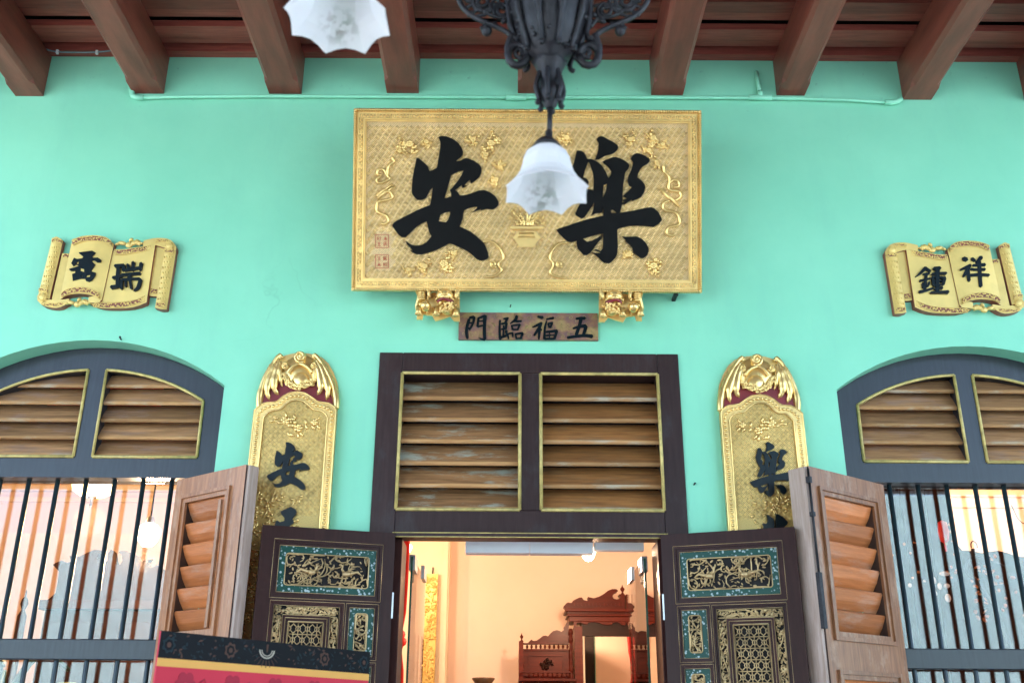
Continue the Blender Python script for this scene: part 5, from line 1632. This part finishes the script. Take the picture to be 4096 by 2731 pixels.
# ------------------------------------------------------------------ red stand-up poster in front
rL, rR = 0.558, 0.70
pl_, pr_ = at(370 * K, 1447 * K, 0), at(850 * K, 1497 * K, 0)
A = CAM + (pl_ - CAM) * rL
B_ = CAM + (pr_ - CAM) * rR
zt_ = (A.z + B_.z) / 2
uu = Vector((B_.x - A.x, B_.y - A.y, 0))
SW = uu.length
uu.normalize()
SM = Matrix(((uu.x, -uu.y, 0, A.x), (uu.y, uu.x, 0, A.y), (0, 0, 1, 0), (0, 0, 0, 1)))
ps = thing('poster_stand', 'red stand-up poster with black floral border in front of the left shutter', 'poster', mt=SM)
sp_ = lambda u, v, d: SM @ Vector((u, -d, v))
MB().prism(rect(0, SW, 0.06, zt_), sp_, -0.006, 0.0).build('poster_sheet', 'sign_red', ps)
bb, gb_ = zt_ - 0.069, zt_ - 0.09
MB().prism(rect(0, SW, bb, zt_ + 0.0005), sp_, -0.0065, 0.0012).build('black_band', 'sign_black', ps)
MB().prism(rect(0, SW, gb_, bb - 0.0002), sp_, -0.0065, 0.0014).build('gold_band', 'sign_gold', ps)
rg = random.Random(21)
disc = lambda m_, u, v, r_, d, n=14, k_=0, amt=0.0: m_.prism([(u + r_ * (1 + amt * math.cos(k_ * t_)) * math.cos(t_), v + r_ * (1 + amt * math.cos(k_ * t_)) * math.sin(t_)) for t_ in [6.2832 * i / n for i in range(n)]], sp_, 0.0005, d)
fl = {n_: MB() for n_ in ('sign_tan', 'sign_teal', 'sign_cream', 'sign_black')}
zm = (bb + zt_) / 2
for u, mat in ((0.03, 'sign_teal'), (0.245, 'sign_tan'), (0.63, 'sign_tan'), (SW - 0.03, 'sign_teal')):
    disc(fl[mat], u, zm, 0.02, 0.002, 30, 7, 0.14)
    disc(fl['sign_black'], u, zm, 0.014, 0.0025, 20, 7, 0.1)
    disc(fl['sign_tan'], u, zm, 0.007, 0.003)
for i in range(150):
    u = rg.uniform(0.01, SW - 0.02)
    if abs(u - SW / 2) < 0.05:
        continue
    v = rg.uniform(bb + 0.006, zt_ - 0.006)
    a = rg.uniform(0, 3.14)
    l, w = rg.uniform(0.004, 0.011), rg.uniform(0.0015, 0.0035)
    mat = rg.choice(('sign_teal', 'sign_teal', 'sign_tan'))
    fl[mat].prism([(u + math.cos(a) * l, v + math.sin(a) * l * 0.7), (u - math.sin(a) * w, v + math.cos(a) * w), (u - math.cos(a) * l, v - math.sin(a) * l * 0.7), (u + math.sin(a) * w, v - math.cos(a) * w)], sp_, 0.0005, 0.0016)
uc = SW * 0.455
for r_, w, mat in ((0.026, 0.005, 'sign_cream'), (0.019, 0.003, 'sign_cream')):
    arc = [(uc + r_ * math.cos(t_), zm + 0.01 + r_ * 0.8 * math.sin(t_)) for t_ in [math.pi + math.pi * i / 12 for i in range(13)]]
    arc2 = [(uc + (r_ + w) * math.cos(t_), zm + 0.01 + (r_ + w) * 0.8 * math.sin(t_)) for t_ in [math.pi + math.pi * i / 12 for i in range(13)]]
    fl[mat].prism(arc + arc2[::-1], sp_, 0.0005, 0.002)
for i in range(11):
    a = math.pi + math.pi * (i + 0.5) / 11
    c_, s_ = math.cos(a), math.sin(a)
    fl['sign_tan'].prism([(uc + c_ * 0.036 - s_ * 0.001, zm + 0.01 + s_ * 0.03), (uc + c_ * 0.036 + s_ * 0.001, zm + 0.01 + s_ * 0.03), (uc + c_ * 0.06 + s_ * 0.0018, zm + 0.01 + s_ * 0.05), (uc + c_ * 0.06 - s_ * 0.0018, zm + 0.01 + s_ * 0.05)], sp_, 0.0005, 0.0018)
fl['sign_tan'].prism([(uc - 0.002, zm + 0.004), (uc + 0.002, zm + 0.004), (uc + 0.004, zm + 0.026), (uc - 0.004, zm + 0.026)], sp_, 0.0005, 0.0022)
for n_, mm in fl.items():
    mm.build('printed_flowers', n_, ps, stuff=True)
m_ = MB()
for row, vv in enumerate((gb_ - 0.045, gb_ - 0.16, gb_ - 0.27)):
    for i in range(5):
        u = 0.1 + i * 0.165 + (0.08 if row % 2 else 0)
        for q in range(6):
            a = q * 1.047 + row
            cu, cv = u + 0.022 * math.cos(a), vv + 0.022 * math.sin(a)
            if cu < SW - 0.02:
                disc(m_, cu, cv, 0.015, 0.0012 + 0.0001 * q, 10)
        m_.tube([sp_(min(u + 0.035, SW - 0.01), vv, 0.0), sp_(min(u + 0.065, SW - 0.01), vv + 0.02, 0.0), sp_(min(u + 0.075, SW - 0.01), vv - 0.01, 0.0)], [0.006, 0.004, 0.002], 6, 0.2)
m_.build('printed_damask', 'sign_dark_red', ps, stuff=True)
m_ = MB()
for k_, (du, hv) in enumerate(((-0.075, 0.018), (-0.04, 0.024), (0.0, 0.045), (0.03, 0.02), (0.06, 0.02))):
    m_.prism([(uc - 0.02 + du - 0.009, gb_ - 0.12), (uc - 0.02 + du + 0.009, gb_ - 0.12), (uc - 0.02 + du + 0.003, gb_ - 0.105 + hv), (uc - 0.02 + du - 0.003, gb_ - 0.105 + hv)], sp_, 0.0005, 0.003)
m_.build('printed_crest', 'sign_cream', ps)
m_ = MB()
m_.prism(rect(0, SW, 0.0, 0.07), sp_, -0.06, 0.06)
m_.build('stand_base', 'steel', ps)
m_ = MB()
m_.tube([sp_(SW / 2, 0.05, -0.02), sp_(SW / 2, zt_ - 0.02, -0.012)], 0.008, 8)
m_.build('support_pole', 'steel', ps)

# ------------------------------------------------------------------ room behind the doorway
struct(MB().box(-5.2, 5.4, 3.6, 3.8, 0, 4.6).build('back_wall', 'cream'))
struct(MB().box(-5.4, -5.2, 0.3, 3.8, 0, 4.6).box(5.4, 5.6, 0.3, 3.8, 0, 4.6).build('side_wall', 'cream'))
struct(MB().box(-5.4, 5.6, 0.3, 3.8, 4.4, 4.6).build('room_ceiling', 'cream_light'))
struct(MB().box(-5.2, 5.4, 0.0, 3.6, -0.12, 0.0).build('room_floor', 'tile'))
pil = at(1030 * K, 1400 * K, 3.45).x
struct(MB().box(-1.05, pil, 3.42, 3.6, 0, 4.4).box(pil - 0.06, pil - 0.012, 3.40, 3.42, 0, 4.4).build('pilaster', 'cream_light'))
for x0, x1 in ((-5.2, -1.06), (pil + 0.01, 5.4)):
    struct(MB().box(x0, x1, 3.52, 3.6, 3.55, 3.6).box(x0, x1, 3.55, 3.6, 3.46, 3.5).build('wall_moulding', 'cream_light'))


def glass_door(x, y0, y1, label):
    d = thing('glass_door', label, 'glass door', (x, y0, 0), 'frameless glass doors swung into the room')
    MB().box(x - 0.005, x + 0.005, y0 + 0.011, y1, 0.02, 2.462).build('pane', 'door_glass', d)
    MB().box(x - 0.0055, x + 0.0055, y0, y0 + 0.0105, 0.02, 2.462).build('glass_edge', 'glass_edge', d)
    MB().box(x - 0.016, x + 0.016, y0 + 0.01, y0 + 0.16, 2.395, 2.475).build('patch_fitting', 'steel', d, 0.002)
    s_ = 1 if x < 0 else -1
    MB().box(x + s_ * 0.03, x + s_ * 0.05, y0 + 0.2, y0 + 0.36, 2.38, 2.45).build('stop_bracket', 'steel', d, 0.002)


glass_door(-0.512, 0.26, 1.05, 'left glass door edge with steel clamp before the gilt panel')
glass_door(0.696, 0.26, 1.05, 'right glass door edge with steel clamp before the cabinet')
ac = thing('air_curtain', 'pale grey air curtain unit behind the door head', 'air curtain', (0.1, 0.35, 2.5))
for x0, x1 in ((-0.238, 0.0985), (0.1005, 0.432)):
    MB().box(x0, x1, 0.28, 0.36, 2.488, 2.58).build('unit_panel', 'grey_box', ac, 0.003)
MB().box(0.44, 0.7, 0.3, 0.36, 2.51, 2.56).build('rail', 'grey_box', ac)


def bulb_lamp(px, py, y, r_, power, label, hang=True, kind='globe', name='pendant_lamp'):
    c = at(px * K, py * K, y)
    L_ = thing(name, label, 'lamp', c)
    m_ = MB()
    m_.lathe([(0.001, -1.25 * r_), (0.4 * r_, -1.15 * r_), (0.75 * r_, -0.75 * r_), (0.98 * r_, -0.1 * r_), (0.95 * r_, 0.3 * r_), (0.6 * r_, 0.65 * r_), (0.35 * r_, 0.75 * r_)], c, 20)
    m_.build('globe', kind, L_)
    m_ = MB()
    m_.lathe([(0.36 * r_, 0.74 * r_), (0.38 * r_, 1.0 * r_), (0.25 * r_, 1.3 * r_), (0.08 * r_, 1.4 * r_)], c, 12)
    m_.build('fitter', 'steel', L_)
    MB().tube([c + Vector((0, 0, 1.35 * r_)), Vector((c.x, c.y, 4.4))], 0.006, 6).build('chain', 'iron', L_)
    li = bpy.data.lights.new('lamp_light', 'POINT')
    li.energy, li.color, li.shadow_soft_size = power, (1, 0.64, 0.4), 0.06
    lo = bpy.data.objects.new('lamp_light', li)
    COL.objects.link(lo)
    lo.parent = L_
    lo.location = (0, 0, -1.25 * r_ - 0.09)
    return L_


LAMP = 0.23
bulb_lamp(342, 1222, 1.35, 0.075, 60 * LAMP, 'lit white globe lamp on a chain behind the left window bars')
bulb_lamp(1351, 1266, 1.3, 0.048, 60 * LAMP, 'lit white globe lamp half hidden by the air curtain')
bulb_lamp(936, 1256, 2.6, 0.035, 14 * LAMP, 'small lit globe lamp above the red curtain strip')
bulb_lamp(2290, 1000, 2.4, 0.08, 60 * LAMP, 'lit globe lamp hung above the right window')
c = at(215 * K, 1118 * K, 1.5)
lt = thing('silk_lantern', 'glowing round silk lantern at the top of the left window', 'lantern', c)
m_ = MB()
m_.lathe([(0.02, -0.085), (0.08, -0.078), (0.125, -0.05), (0.14, -0.005), (0.125, 0.05), (0.07, 0.085), (0.03, 0.09)], c + Vector((0, 0, 0.02)), 24)
m_.build('lantern_shell', 'lantern', lt)
m_ = MB()
m_.lathe([(0.03, -0.062), (0.028, -0.075), (0.008, -0.08), (0.006, -0.11), (0.01, -0.115), (0.003, -0.14)], c, 10)
m_.tube([c + Vector((0, 0, 0.1)), Vector((c.x, c.y, 4.4))], 0.005, 6)
m_.build('finial', 'iron', lt)
li = bpy.data.lights.new('lantern_light', 'POINT')
li.energy, li.color, li.shadow_soft_size = 6, (1, 0.58, 0.25), 0.1
lo = bpy.data.objects.new('lantern_light', li)
COL.objects.link(lo)
lo.parent = lt
lo.location = (0, 0, -0.22)

# carved cabinet with mirror
YK = 3.0
kx = lambda x, y: (lambda p: (p.x, p.z))(at(2040 + x / 4, 2339 + y / 4, YK))
mk_ = lambda y0: (lambda u, v, d: Vector((u, y0 - d, v)))
KP = lambda pts: [kx(x, y) for x, y in pts]
cb_ = thing('carved_cabinet', 'red rosewood cabinet with broken scroll pediment and mirror inside the doorway', 'cabinet', Vector((0.9, YK, 0)))
cxm = kx(1840, 0)[0] + 0.0
mirrx = lambda pts: [(2 * cxm - u, v) for u, v in pts]
ped = KP([(1840, 300), (1840, 145), (1740, 145), (1765, 180), (1750, 215), (1710, 228), (1660, 215), (1640, 180), (1650, 145), (1690, 115), (1725, 100), (1725, 80), (1700, 62), (1640, 60), (1570, 85), (1500, 140), (1420, 185), (1340, 207), (1240, 185), (1262, 235), (1230, 248), (1180, 235), (1150, 195), (1115, 195), (1070, 215), (1010, 245), (985, 285), (930, 275), (900, 290), (855, 340), (880, 370), (940, 450), (945, 480)])
base_v = ped[-1][1]
ped = ped + [(cxm, base_v)]
m_ = MB()
m_.prism(ped, mk_(YK), -0.1, 0.0)
m_.prism(mirrx(ped), mk_(YK), -0.1, 0.0)
m_.build('pediment', 'rosewood', cb_, 0.004)
L0 = kx(945, 480)
zb = kx(945, 600)[1]
m_ = MB()
m_.box(L0[0] - 0.03, 2 * cxm - L0[0] + 0.03, YK - 0.03, YK + 0.3, kx(0, 420)[1], kx(0, 375)[1])
m_.box(L0[0] - 0.015, 2 * cxm - L0[0] + 0.015, YK - 0.015, YK + 0.3, kx(0, 490)[1], kx(0, 455)[1])
m_.box(L0[0], 2 * cxm - L0[0], YK - 0.005, YK + 0.3, kx(0, 575)[1], kx(0, 490)[1])
m_.build('cornice', 'rosewood', cb_, 0.004)
m_ = MB()
val = KP([(1020, 570), (1020, 660), (1060, 640), (1070, 600), (1130, 595), (1200, 625), (1240, 625), (1260, 595), (1350, 590), (1430, 600), (1480, 625), (1560, 635), (1620, 630), (1650, 600), (1700, 590), (1750, 600), (1790, 635), (1840, 640)])
val = val + [(cxm, kx(0, 570)[1])]
m_.prism(val, mk_(YK), -0.02, 0.0)
m_.prism(mirrx(val), mk_(YK), -0.02, 0.0)
m_.build('scalloped_valance', 'rosewood', cb_)
m_ = MB()
for i in range(14):
    x = kx(1030 + i * 60, 310)
    MB().box(x[0] - 0.004, x[0] + 0.004, YK - 0.006, YK - 0.0005, x[1] - 0.01, x[1] + 0.012).build('dentil', 'rosewood', cb_)
fu = MB()
for fx, ft, fb, s_ in ((1805, -10, 145, 1.0), (186, 760, 890, 0.75), (200, 1200, 1350, 0.8)):
    p0, p1 = kx(fx, fb), kx(fx, ft)
    h = p1[1] - p0[1]
    f_ = MB().lathe([(0.018 * s_, 0), (0.01 * s_, 0.12 * h), (0.006 * s_, 0.25 * h), (0.016 * s_, 0.45 * h), (0.018 * s_, 0.6 * h), (0.008 * s_, 0.75 * h), (0.004 * s_, 0.85 * h), (0.002 * s_, h)], (p0[0], YK + 0.02, p0[1]), 12)
    f_.build('finial', 'rosewood', cb_)
# column, mirror, side wing
pc = kx(970, 690)
prof = []
zt2, zb2 = kx(0, 690)[1], kx(0, 1520)[1]
for i in range(40):
    t_ = i / 39
    r_ = 0.012 + 0.006 * abs(math.sin(t_ * 22)) * (1 if (t_ < 0.3 or t_ > 0.72) else 0.25)
    prof.append((r_, zt2 + (zb2 - zt2) * t_))
MB().lathe(prof, (pc[0], YK, 0), 12).build('turned_column', 'rosewood', cb_)
MB().box(kx(1020, 0)[0], kx(1145, 0)[0], YK + 0.02, YK + 0.3, 0.4, kx(0, 640)[1]).build('stile', 'rosewood', cb_)
MB().box(kx(1146, 0)[0], 2 * cxm - kx(1146, 0)[0], YK + 0.03, YK + 0.3, kx(0, 800)[1], kx(0, 572)[1]).build('frieze_board', 'dark_wood', cb_)
gl0, gl1 = kx(1150, 0)[0], 2 * cxm - kx(1150, 0)[0]
MB().box(gl0, gl0 + 0.014, YK + 0.03, YK + 0.06, 0.9, kx(0, 802)[1]).build('mirror_edge', 'cream_light', cb_)
MB().add([(gl0 + 0.015, YK + 0.05, 0.9), (gl1, YK + 0.05, 0.9), (gl1, YK + 0.05, kx(0, 803)[1]), (gl0 + 0.015, YK + 0.05, kx(0, 803)[1])], [(0, 1, 2, 3)]).build('mirror_glass', 'mirror', cb_)
MB().box(kx(1146, 0)[0], 2 * cxm - kx(1146, 0)[0], YK + 0.052, YK + 0.3, 0.9, kx(0, 803)[1]).build('mirror_back', 'dark_wood', cb_)
wing = KP([(145, 915), (285, 920), (320, 885), (345, 862), (370, 885), (430, 880), (480, 845), (530, 805), (580, 800), (610, 815), (640, 775), (690, 730), (750, 714), (800, 725), (820, 740), (870, 710), (862, 670), (885, 650), (910, 590), (945, 590), (945, 940), (145, 940)])
MB().prism(wing, mk_(YK + 0.02), -0.05, 0.0).build('side_crest', 'rosewood', cb_)
MB().box(kx(145, 0)[0], kx(945, 0)[0], YK + 0.06, YK + 0.3, 0.4, kx(0, 1012)[1]).build('side_panel', 'rosewood', cb_)
MB().box(kx(145, 0)[0], kx(215, 0)[0], YK + 0.0, YK + 0.058, kx(0, 1500)[1], kx(0, 892)[1]).build('corner_post', 'rosewood', cb_)
m_ = MB()
for i in range(10):
    p0, p1 = kx(275 + 72 * i, 942), kx(275 + 72 * i, 1010)
    MB().tube([(p0[0], YK + 0.04, p0[1]), (p0[0], YK + 0.04, (p0[1] + p1[1]) / 2), (p1[0], YK + 0.04, p1[1])], [0.005, 0.011, 0.005], 6).build('baluster', 'rosewood', cb_)
for i in range(9):
    p0, p1 = kx(300 + 75 * i, 1412), kx(300 + 75 * i, 1465)
    MB().tube([(p0[0], YK - 0.06, p0[1]), (p0[0], YK - 0.06, (p0[1] + p1[1]) / 2), (p1[0], YK - 0.06, p1[1])], [0.004, 0.008, 0.004], 6).build('baluster', 'rosewood', cb_)
m_ = MB()
a, b2 = kx(165, 1380), kx(960, 1412)
m_.box(a[0], b2[0], YK - 0.08, YK - 0.04, b2[1], a[1])
a, b2 = kx(135, 1500), kx(1060, 1545)
m_.box(a[0], b2[0], YK - 0.12, YK + 0.3, b2[1], a[1])
m_.build('shelf', 'rosewood', cb_)
for q, w, dd in (((215, 945, 1010, 1040), 0, 0.02), ((290, 860, 1100, 1130), 0, 0.012), ((290, 320, 1130, 1370), 0, 0.012), ((840, 870, 1130, 1370), 0, 0.012)):
    a, b2 = kx(q[0], q[2]), kx(q[1], q[3])
    MB().box(a[0], b2[0], YK + 0.06 - dd, YK + 0.059, b2[1], a[1]).build('panel_rail', 'rosewood', cb_)
m_ = MB()
rg = random.Random(2)
for i in range(30):
    a_ = rg.uniform(0, 6.28)
    p = kx(590 + 95 * math.cos(a_) * rg.uniform(0.2, 1), 1260 + 85 * math.sin(a_) * rg.uniform(0.2, 1))
    m_.ell((p[0], YK + 0.045, p[1]), (rg.uniform(0.008, 0.016), 0.02, rg.uniform(0.006, 0.014)), 8, 5, Matrix.Rotation(rg.uniform(0, 3), 3, 'Y'))
m_.build('carved_boss', 'dark_wood', cb_)
MB().box(kx(145, 0)[0], 2 * cxm - kx(145, 0)[0], YK + 0.0, YK + 0.3, 0.0, 0.88).build('base_cupboard', 'rosewood', cb_)
# vase, curtains, hanging boards
c = at(1110 * K, 1560 * K, 2.2)
v_ = MB().lathe([(0.075, 0.012), (0.08, 0.006), (0.06, -0.02), (0.04, -0.06), (0.045, -0.14), (0.09, -0.26), (0.1, -0.36), (0.06, -0.5), (0.07, -0.52)], c, 24).build('vase', 'porcelain')
tag(v_, 'dark flared vase rim at the bottom of the doorway', 'vase')
td_ = MB().box(c.x - 0.2, c.x + 0.2, 2.0, 2.4, c.z - 0.56, c.z - 0.521)
for sx0 in (-0.17, 0.14):
    for sy0 in (2.03, 2.34):
        td_.box(c.x + sx0, c.x + sx0 + 0.03, sy0, sy0 + 0.03, 0, c.z - 0.561)
tag(td_.build('vase_table', 'dark_wood'), 'dark wooden stand under the flared vase', 'table')


def curtain(x0, x1, y, z0, z1, label, tie):
    m_ = MB()
    n = 14
    vs, fs = [], []
    zs = [z1 + (z0 - z1) * j / 16 for j in range(17)]
    for z in zs:
        pin = 1 - 0.55 * math.exp(-((z - tie) / 0.12) ** 2)
        for i in range(n + 1):
            t_ = i / n
            x = (x0 + x1) / 2 + (t_ - 0.5) * (x1 - x0) * pin
            vs.append((x, y + 0.012 * math.sin(t_ * 18), z))
    fs = [(j * (n + 1) + i, j * (n + 1) + i + 1, (j + 1) * (n + 1) + i + 1, (j + 1) * (n + 1) + i) for j in range(16) for i in range(n)]
    m_.add(vs, fs, True)
    cu = m_.build('curtain', 'red_cloth')
    so = cu.modifiers.new('thick', 'SOLIDIFY')
    so.thickness = 0.004
    tag(cu, label, 'curtain')
    k_ = MB()
    for i in range(7):
        k_.ell(((x0 + x1) / 2 + random.Random(i).uniform(-0.03, 0.03), y - 0.02, tie + random.Random(i + 9).uniform(-0.04, 0.04)), (0.035, 0.025, 0.03), 8, 6)
    k_.build('bow', 'red_cloth', cu)


curtain(1.2, 1.37, 0.42, 0.3, 3.1, 'red silk curtain tied with a bow, seen in the cabinet mirror', 2.25)
cL = at(922 * K, 1400 * K, 1.2).x
curtain(cL - 0.075, cL + 0.035, 1.2, 0.3, 2.95, 'red silk curtain strip at the left of the doorway', 2.12)
gb2 = thing('gilt_board', 'tall narrow gilt board hanging on the wall inside the doorway', 'board', at(995 * K, 1440 * K, 3.3))
p0, p1 = at(985 * K, 1318 * K, 3.36), at(1006 * K, 1318 * K, 3.36)
MB().box(p0.x - 0.02, p1.x, 3.34, 3.38, 1.0, p0.z).build('panel_board', 'gold_pale', gb2)
m_ = MB()
carve(m_, p0.x - 0.015, p1.x - 0.005, 1.7, p0.z - 0.02, lambda u, v, d: Vector((u, 3.34 - d, v)), 55, 60, 160, 0.005)
m_.build('carved_relief', 'gold_pale', gb2, stuff=True)
MB().tube([(p0.x + 0.03, 3.37, p0.z), (p0.x + 0.03, 3.395, p0.z + 0.06)], 0.006, 6).build('hook', 'iron', gb2)
p0, p1 = at(951 * K, 1448 * K, 3.33), at(983 * K, 1448 * K, 3.33)
cwp = thing('carved_board', 'brown carved wooden board left of the narrow gilt board', 'board', (p0.x, 3.36, 1.5))
xx = [p0.x + (p1.x - p0.x) * i / 5 for i in range(6)]
tp = [p0.z, p0.z + 0.005, p0.z - 0.01, p0.z - 0.05, p0.z - 0.09, p0.z - 0.1]
MB().prism(list(zip(xx, tp)) + [(p1.x, 1.2), (p0.x, 1.2)], mk_(3.36), -0.03, 0.0).build('panel_board', 'carved_wood', cwp)
m_ = MB()
rg = random.Random(6)
for j in range(16):
    for i in range(3):
        m_.ell((p0.x + (p1.x - p0.x) * (i + 0.5) / 3, 3.355, 1.6 + j * 0.045 + rg.uniform(-0.01, 0.01)), (0.022, 0.016, 0.015), 6, 4)
m_.build('carved_relief', 'carved_wood', cwp)

# furniture and plants behind the left window
YL = 2.0
lx = lambda x, y: (lambda p: (p.x, p.z))(at(x / 3, 1880 + y / 3, YL))
sb = thing('sideboard', 'dark sideboard with scrolled crest behind the left window bars', 'sideboard', (-2.4, YL, 0))
cres = [(560, 1560), (610, 1520), (665, 1470), (690, 1340), (705, 1210), (635, 1132), (665, 1110), (740, 1080), (800, 1110), (850, 1095), (835, 1020), (870, 1045), (960, 1030), (1050, 985), (1130, 953), (1200, 955), (1225, 985), (1180, 1005), (1160, 1060), (1190, 1115), (1245, 1120), (1290, 1080), (1300, 990), (1330, 948), (1365, 975), (1385, 1080), (1400, 1130), (1440, 1130), (1470, 1085), (1460, 1010), (1425, 990), (1440, 965), (1510, 965), (1600, 1000), (1700, 1068), (1760, 1080), (1810, 1055), (1765, 1110), (1790, 1155), (1830, 1160), (1880, 1135), (1960, 1185), (2020, 1225), (2060, 1330), (2120, 1400), (2200, 1560)]
MB().prism([lx(*p) for p in cres], mk_(YL), -0.06, 0.0).build('scrolled_crest', 'dark_wood', sb)
p0, p1 = lx(560, 1558), lx(2200, 1558)
MB().box(p0[0] - 0.05, p1[0] + 0.05, YL - 0.03, YL + 0.35, p0[1] - 0.06, p0[1]).build('cornice', 'dark_wood', sb, 0.004)
MB().box(p0[0], p1[0], YL + 0.0, YL + 0.33, 0.0, p0[1] - 0.061).build('carcass', 'dark_wood', sb)
for i in range(2):
    w = (p1[0] - p0[0]) / 2
    MB().box(p0[0] + w * i + 0.05, p0[0] + w * (i + 1) - 0.05, YL - 0.012, YL - 0.001, 0.95, p0[1] - 0.14).build('door_panel', 'dark_wood', sb, 0.004)
fn = lx(345, 1540)
MB().lathe([(0.03, -0.12), (0.012, -0.08), (0.026, -0.04), (0.02, -0.01), (0.006, 0.01), (0.003, 0.05)], (fn[0], YL - 0.05, fn[1]), 12).build('post_finial', 'dark_wood', sb)
MB().tube([(fn[0], YL - 0.05, 0.4), (fn[0], YL - 0.05, fn[1] - 0.12)], 0.03, 8).build('side_post', 'dark_wood', sb)


def blades(c, n, ln, seed, label, mat='leaf'):
    rg_ = random.Random(seed)
    t_ = thing('potted_plant', label, 'plant', c)
    MB().lathe([(0.02, 0.0), (0.1, 0.0), (0.13, 0.18), (0.14, 0.2), (0.12, 0.2), (0.1, 0.17), (0.02, 0.16)], c, 16).build('pot', 'porcelain', t_)
    for i in range(n):
        a = rg_.uniform(0, 6.28)
        o_ = Vector((math.cos(a), math.sin(a), 0))
        h = rg_.uniform(0.6, 1.0) * ln
        b0 = Vector(c) + Vector((0, 0, 0.17))
        pts = spline([b0, b0 + o_ * 0.1 * ln + Vector((0, 0, h * 0.6)), b0 + o_ * 0.35 * ln + Vector((0, 0, h * 0.95)), b0 + o_ * 0.65 * ln + Vector((0, 0, h * 0.85))], 4)
        k_ = len(pts)
        MB().tube(pts, [0.006 + 0.016 * math.sin(math.pi * (j + 1) / (k_ + 1)) for j in range(k_)], 6, 0.25).build('leaf_blade', mat, t_)


pb = at(-10 * K, 1560 * K, 0.9)
blades((pb.x, 0.9, 1.0), 14, 0.95, 4, 'spiky potted plant in the lower left corner behind the window')
tag(MB().box(pb.x - 0.25, pb.x + 0.25, 0.65, 1.15, 0, 0.999).build('plant_stand', 'dark_wood'), 'dark stand under the spiky plant behind the left window', 'stand')

# behind the right window: tall dark screen, cabinet, branches with orange leaves
YR = 1.5
rx_ = lambda x, y, yy=YR: (lambda p: (p.x, p.z))(at(3312 + x / 3, 1960 + y / 3, yy))
sc_ = thing('folding_screen', 'tall dark brown screen behind the left part of the right window', 'screen', (2.3, YR, 0))
xa, xb = rx_(560, 0)[0], rx_(1440, 0)[0]
zc2 = rx_(0, 60)[1]
for i in range(3):
    w = (xb - xa) / 3
    MB().box(xa + w * i + 0.003, xa + w * (i + 1) - 0.003, YR, YR + 0.04, 0.0, 3.4).build('panel', 'dark_wood', sc_, 0.004)
st = thing('display_cabinet', 'low dark display cabinet behind the right part of the right window', 'cabinet', (3.1, YR, 0))
pl = [(1440, 640), (1560, 625), (1640, 630), (1690, 690), (1760, 690), (1840, 700), (1930, 720), (2010, 705), (2120, 690), (2250, 720), (2352, 760), (2700, 790)]
MB().prism([rx_(*p) for p in pl] + [(rx_(2700, 0)[0], 0), (rx_(1440, 0)[0], 0)], mk_(YR + 0.1), -0.3, 0.0).build('carcass', 'dark_wood', st)
rg = random.Random(14)
m_ = MB()
for i in range(40):
    x, y = rg.uniform(1700, 2500), rg.uniform(760, 1560)
    p = rx_(x, y, YR + 0.08)
    m_.ell((p[0], YR + 0.09, p[1]), (rg.uniform(0.008, 0.02), 0.006, rg.uniform(0.005, 0.014)), 6, 4, Matrix.Rotation(rg.uniform(-1, 1), 3, 'Y'))
m_.build('inlay_leaf', 'leaf_orange', st)
YB2 = 1.1
r3 = lambda x, y: Vector((rx_(x, y, YB2)[0], YB2, rx_(x, y, YB2)[1]))
br = thing('branch_arrangement', 'dark bare branch arrangement behind the right window bars', 'branches', r3(2000, 1500))
MB().tube(spline([r3(2200, 1900), r3(2000, 1400), r3(1900, 1260), r3(1830, 1150), r3(1700, 1000), r3(1665, 930), r3(1690, 860), r3(1740, 800), r3(1740, 700)], 5), 0.0115, 7).build('branch', 'bark', br)
MB().tube(spline([r3(1760, 780), r3(1850, 810), r3(1960, 850), r3(2060, 880), r3(2140, 920)], 5), 0.004, 6).build('branch', 'bark', br)
MB().tube(spline([r3(1720, 690), r3(1715, 640), r3(1740, 610), r3(1780, 640), r3(1790, 690)], 5), 0.004, 6).build('branch', 'bark', br)
MB().tube(spline([r3(2200, 180), r3(2240, 260), r3(2280, 340), r3(2352, 400), r3(2450, 420)], 5), 0.003, 6).build('branch', 'bark', br)
for i in range(34):
    x, y = rg.choice(((rg.uniform(740, 1100), rg.uniform(620, 1060)), (rg.uniform(1400, 1560), rg.uniform(400, 1060)), (rg.uniform(1750, 1950), rg.uniform(900, 1250))))
    MB().ell(r3(x, y), (rg.uniform(0.006, 0.012), 0.004, rg.uniform(0.005, 0.01)), 6, 4, Matrix.Rotation(rg.uniform(-1, 1), 3, 'Y')).build('leaf', 'leaf_orange', br)
m_ = MB()
for x, y, a, c_ in ((1270, 1080, 24, 40), (1340, 1150, 24, 38), (1425, 1145, 36, 26), (1280, 1235, 26, 36), (1400, 1000, 60, 26), (1440, 1290, 34, 46), (985, 1138, 20, 24), (1157, 1088, 16, 14)):
    p = r3(x, y)
    MB().ell(p, (a * 0.00054, 0.006, c_ * 0.00054), 8, 5).build('petal', 'white_petal', br)  # small plain white ovals scattered near the branches
fe = at(3312 + 1385 / 3, 1960 + 500 / 3, 1.3)
o = MB().lathe([(0.001, 0.075), (0.025, 0.06), (0.034, 0.0), (0.025, -0.055), (0.008, -0.07), (0.006, -0.12)], fe, 14).build('red_tassel_lantern', 'red_cloth')
MB().tube([fe + Vector((0, 0, 0.07)), Vector((fe.x, fe.y, 4.4))], 0.003, 5).build('cord', 'dark', o)
tag(o, 'small red lantern hanging behind the right window bars', 'lantern')
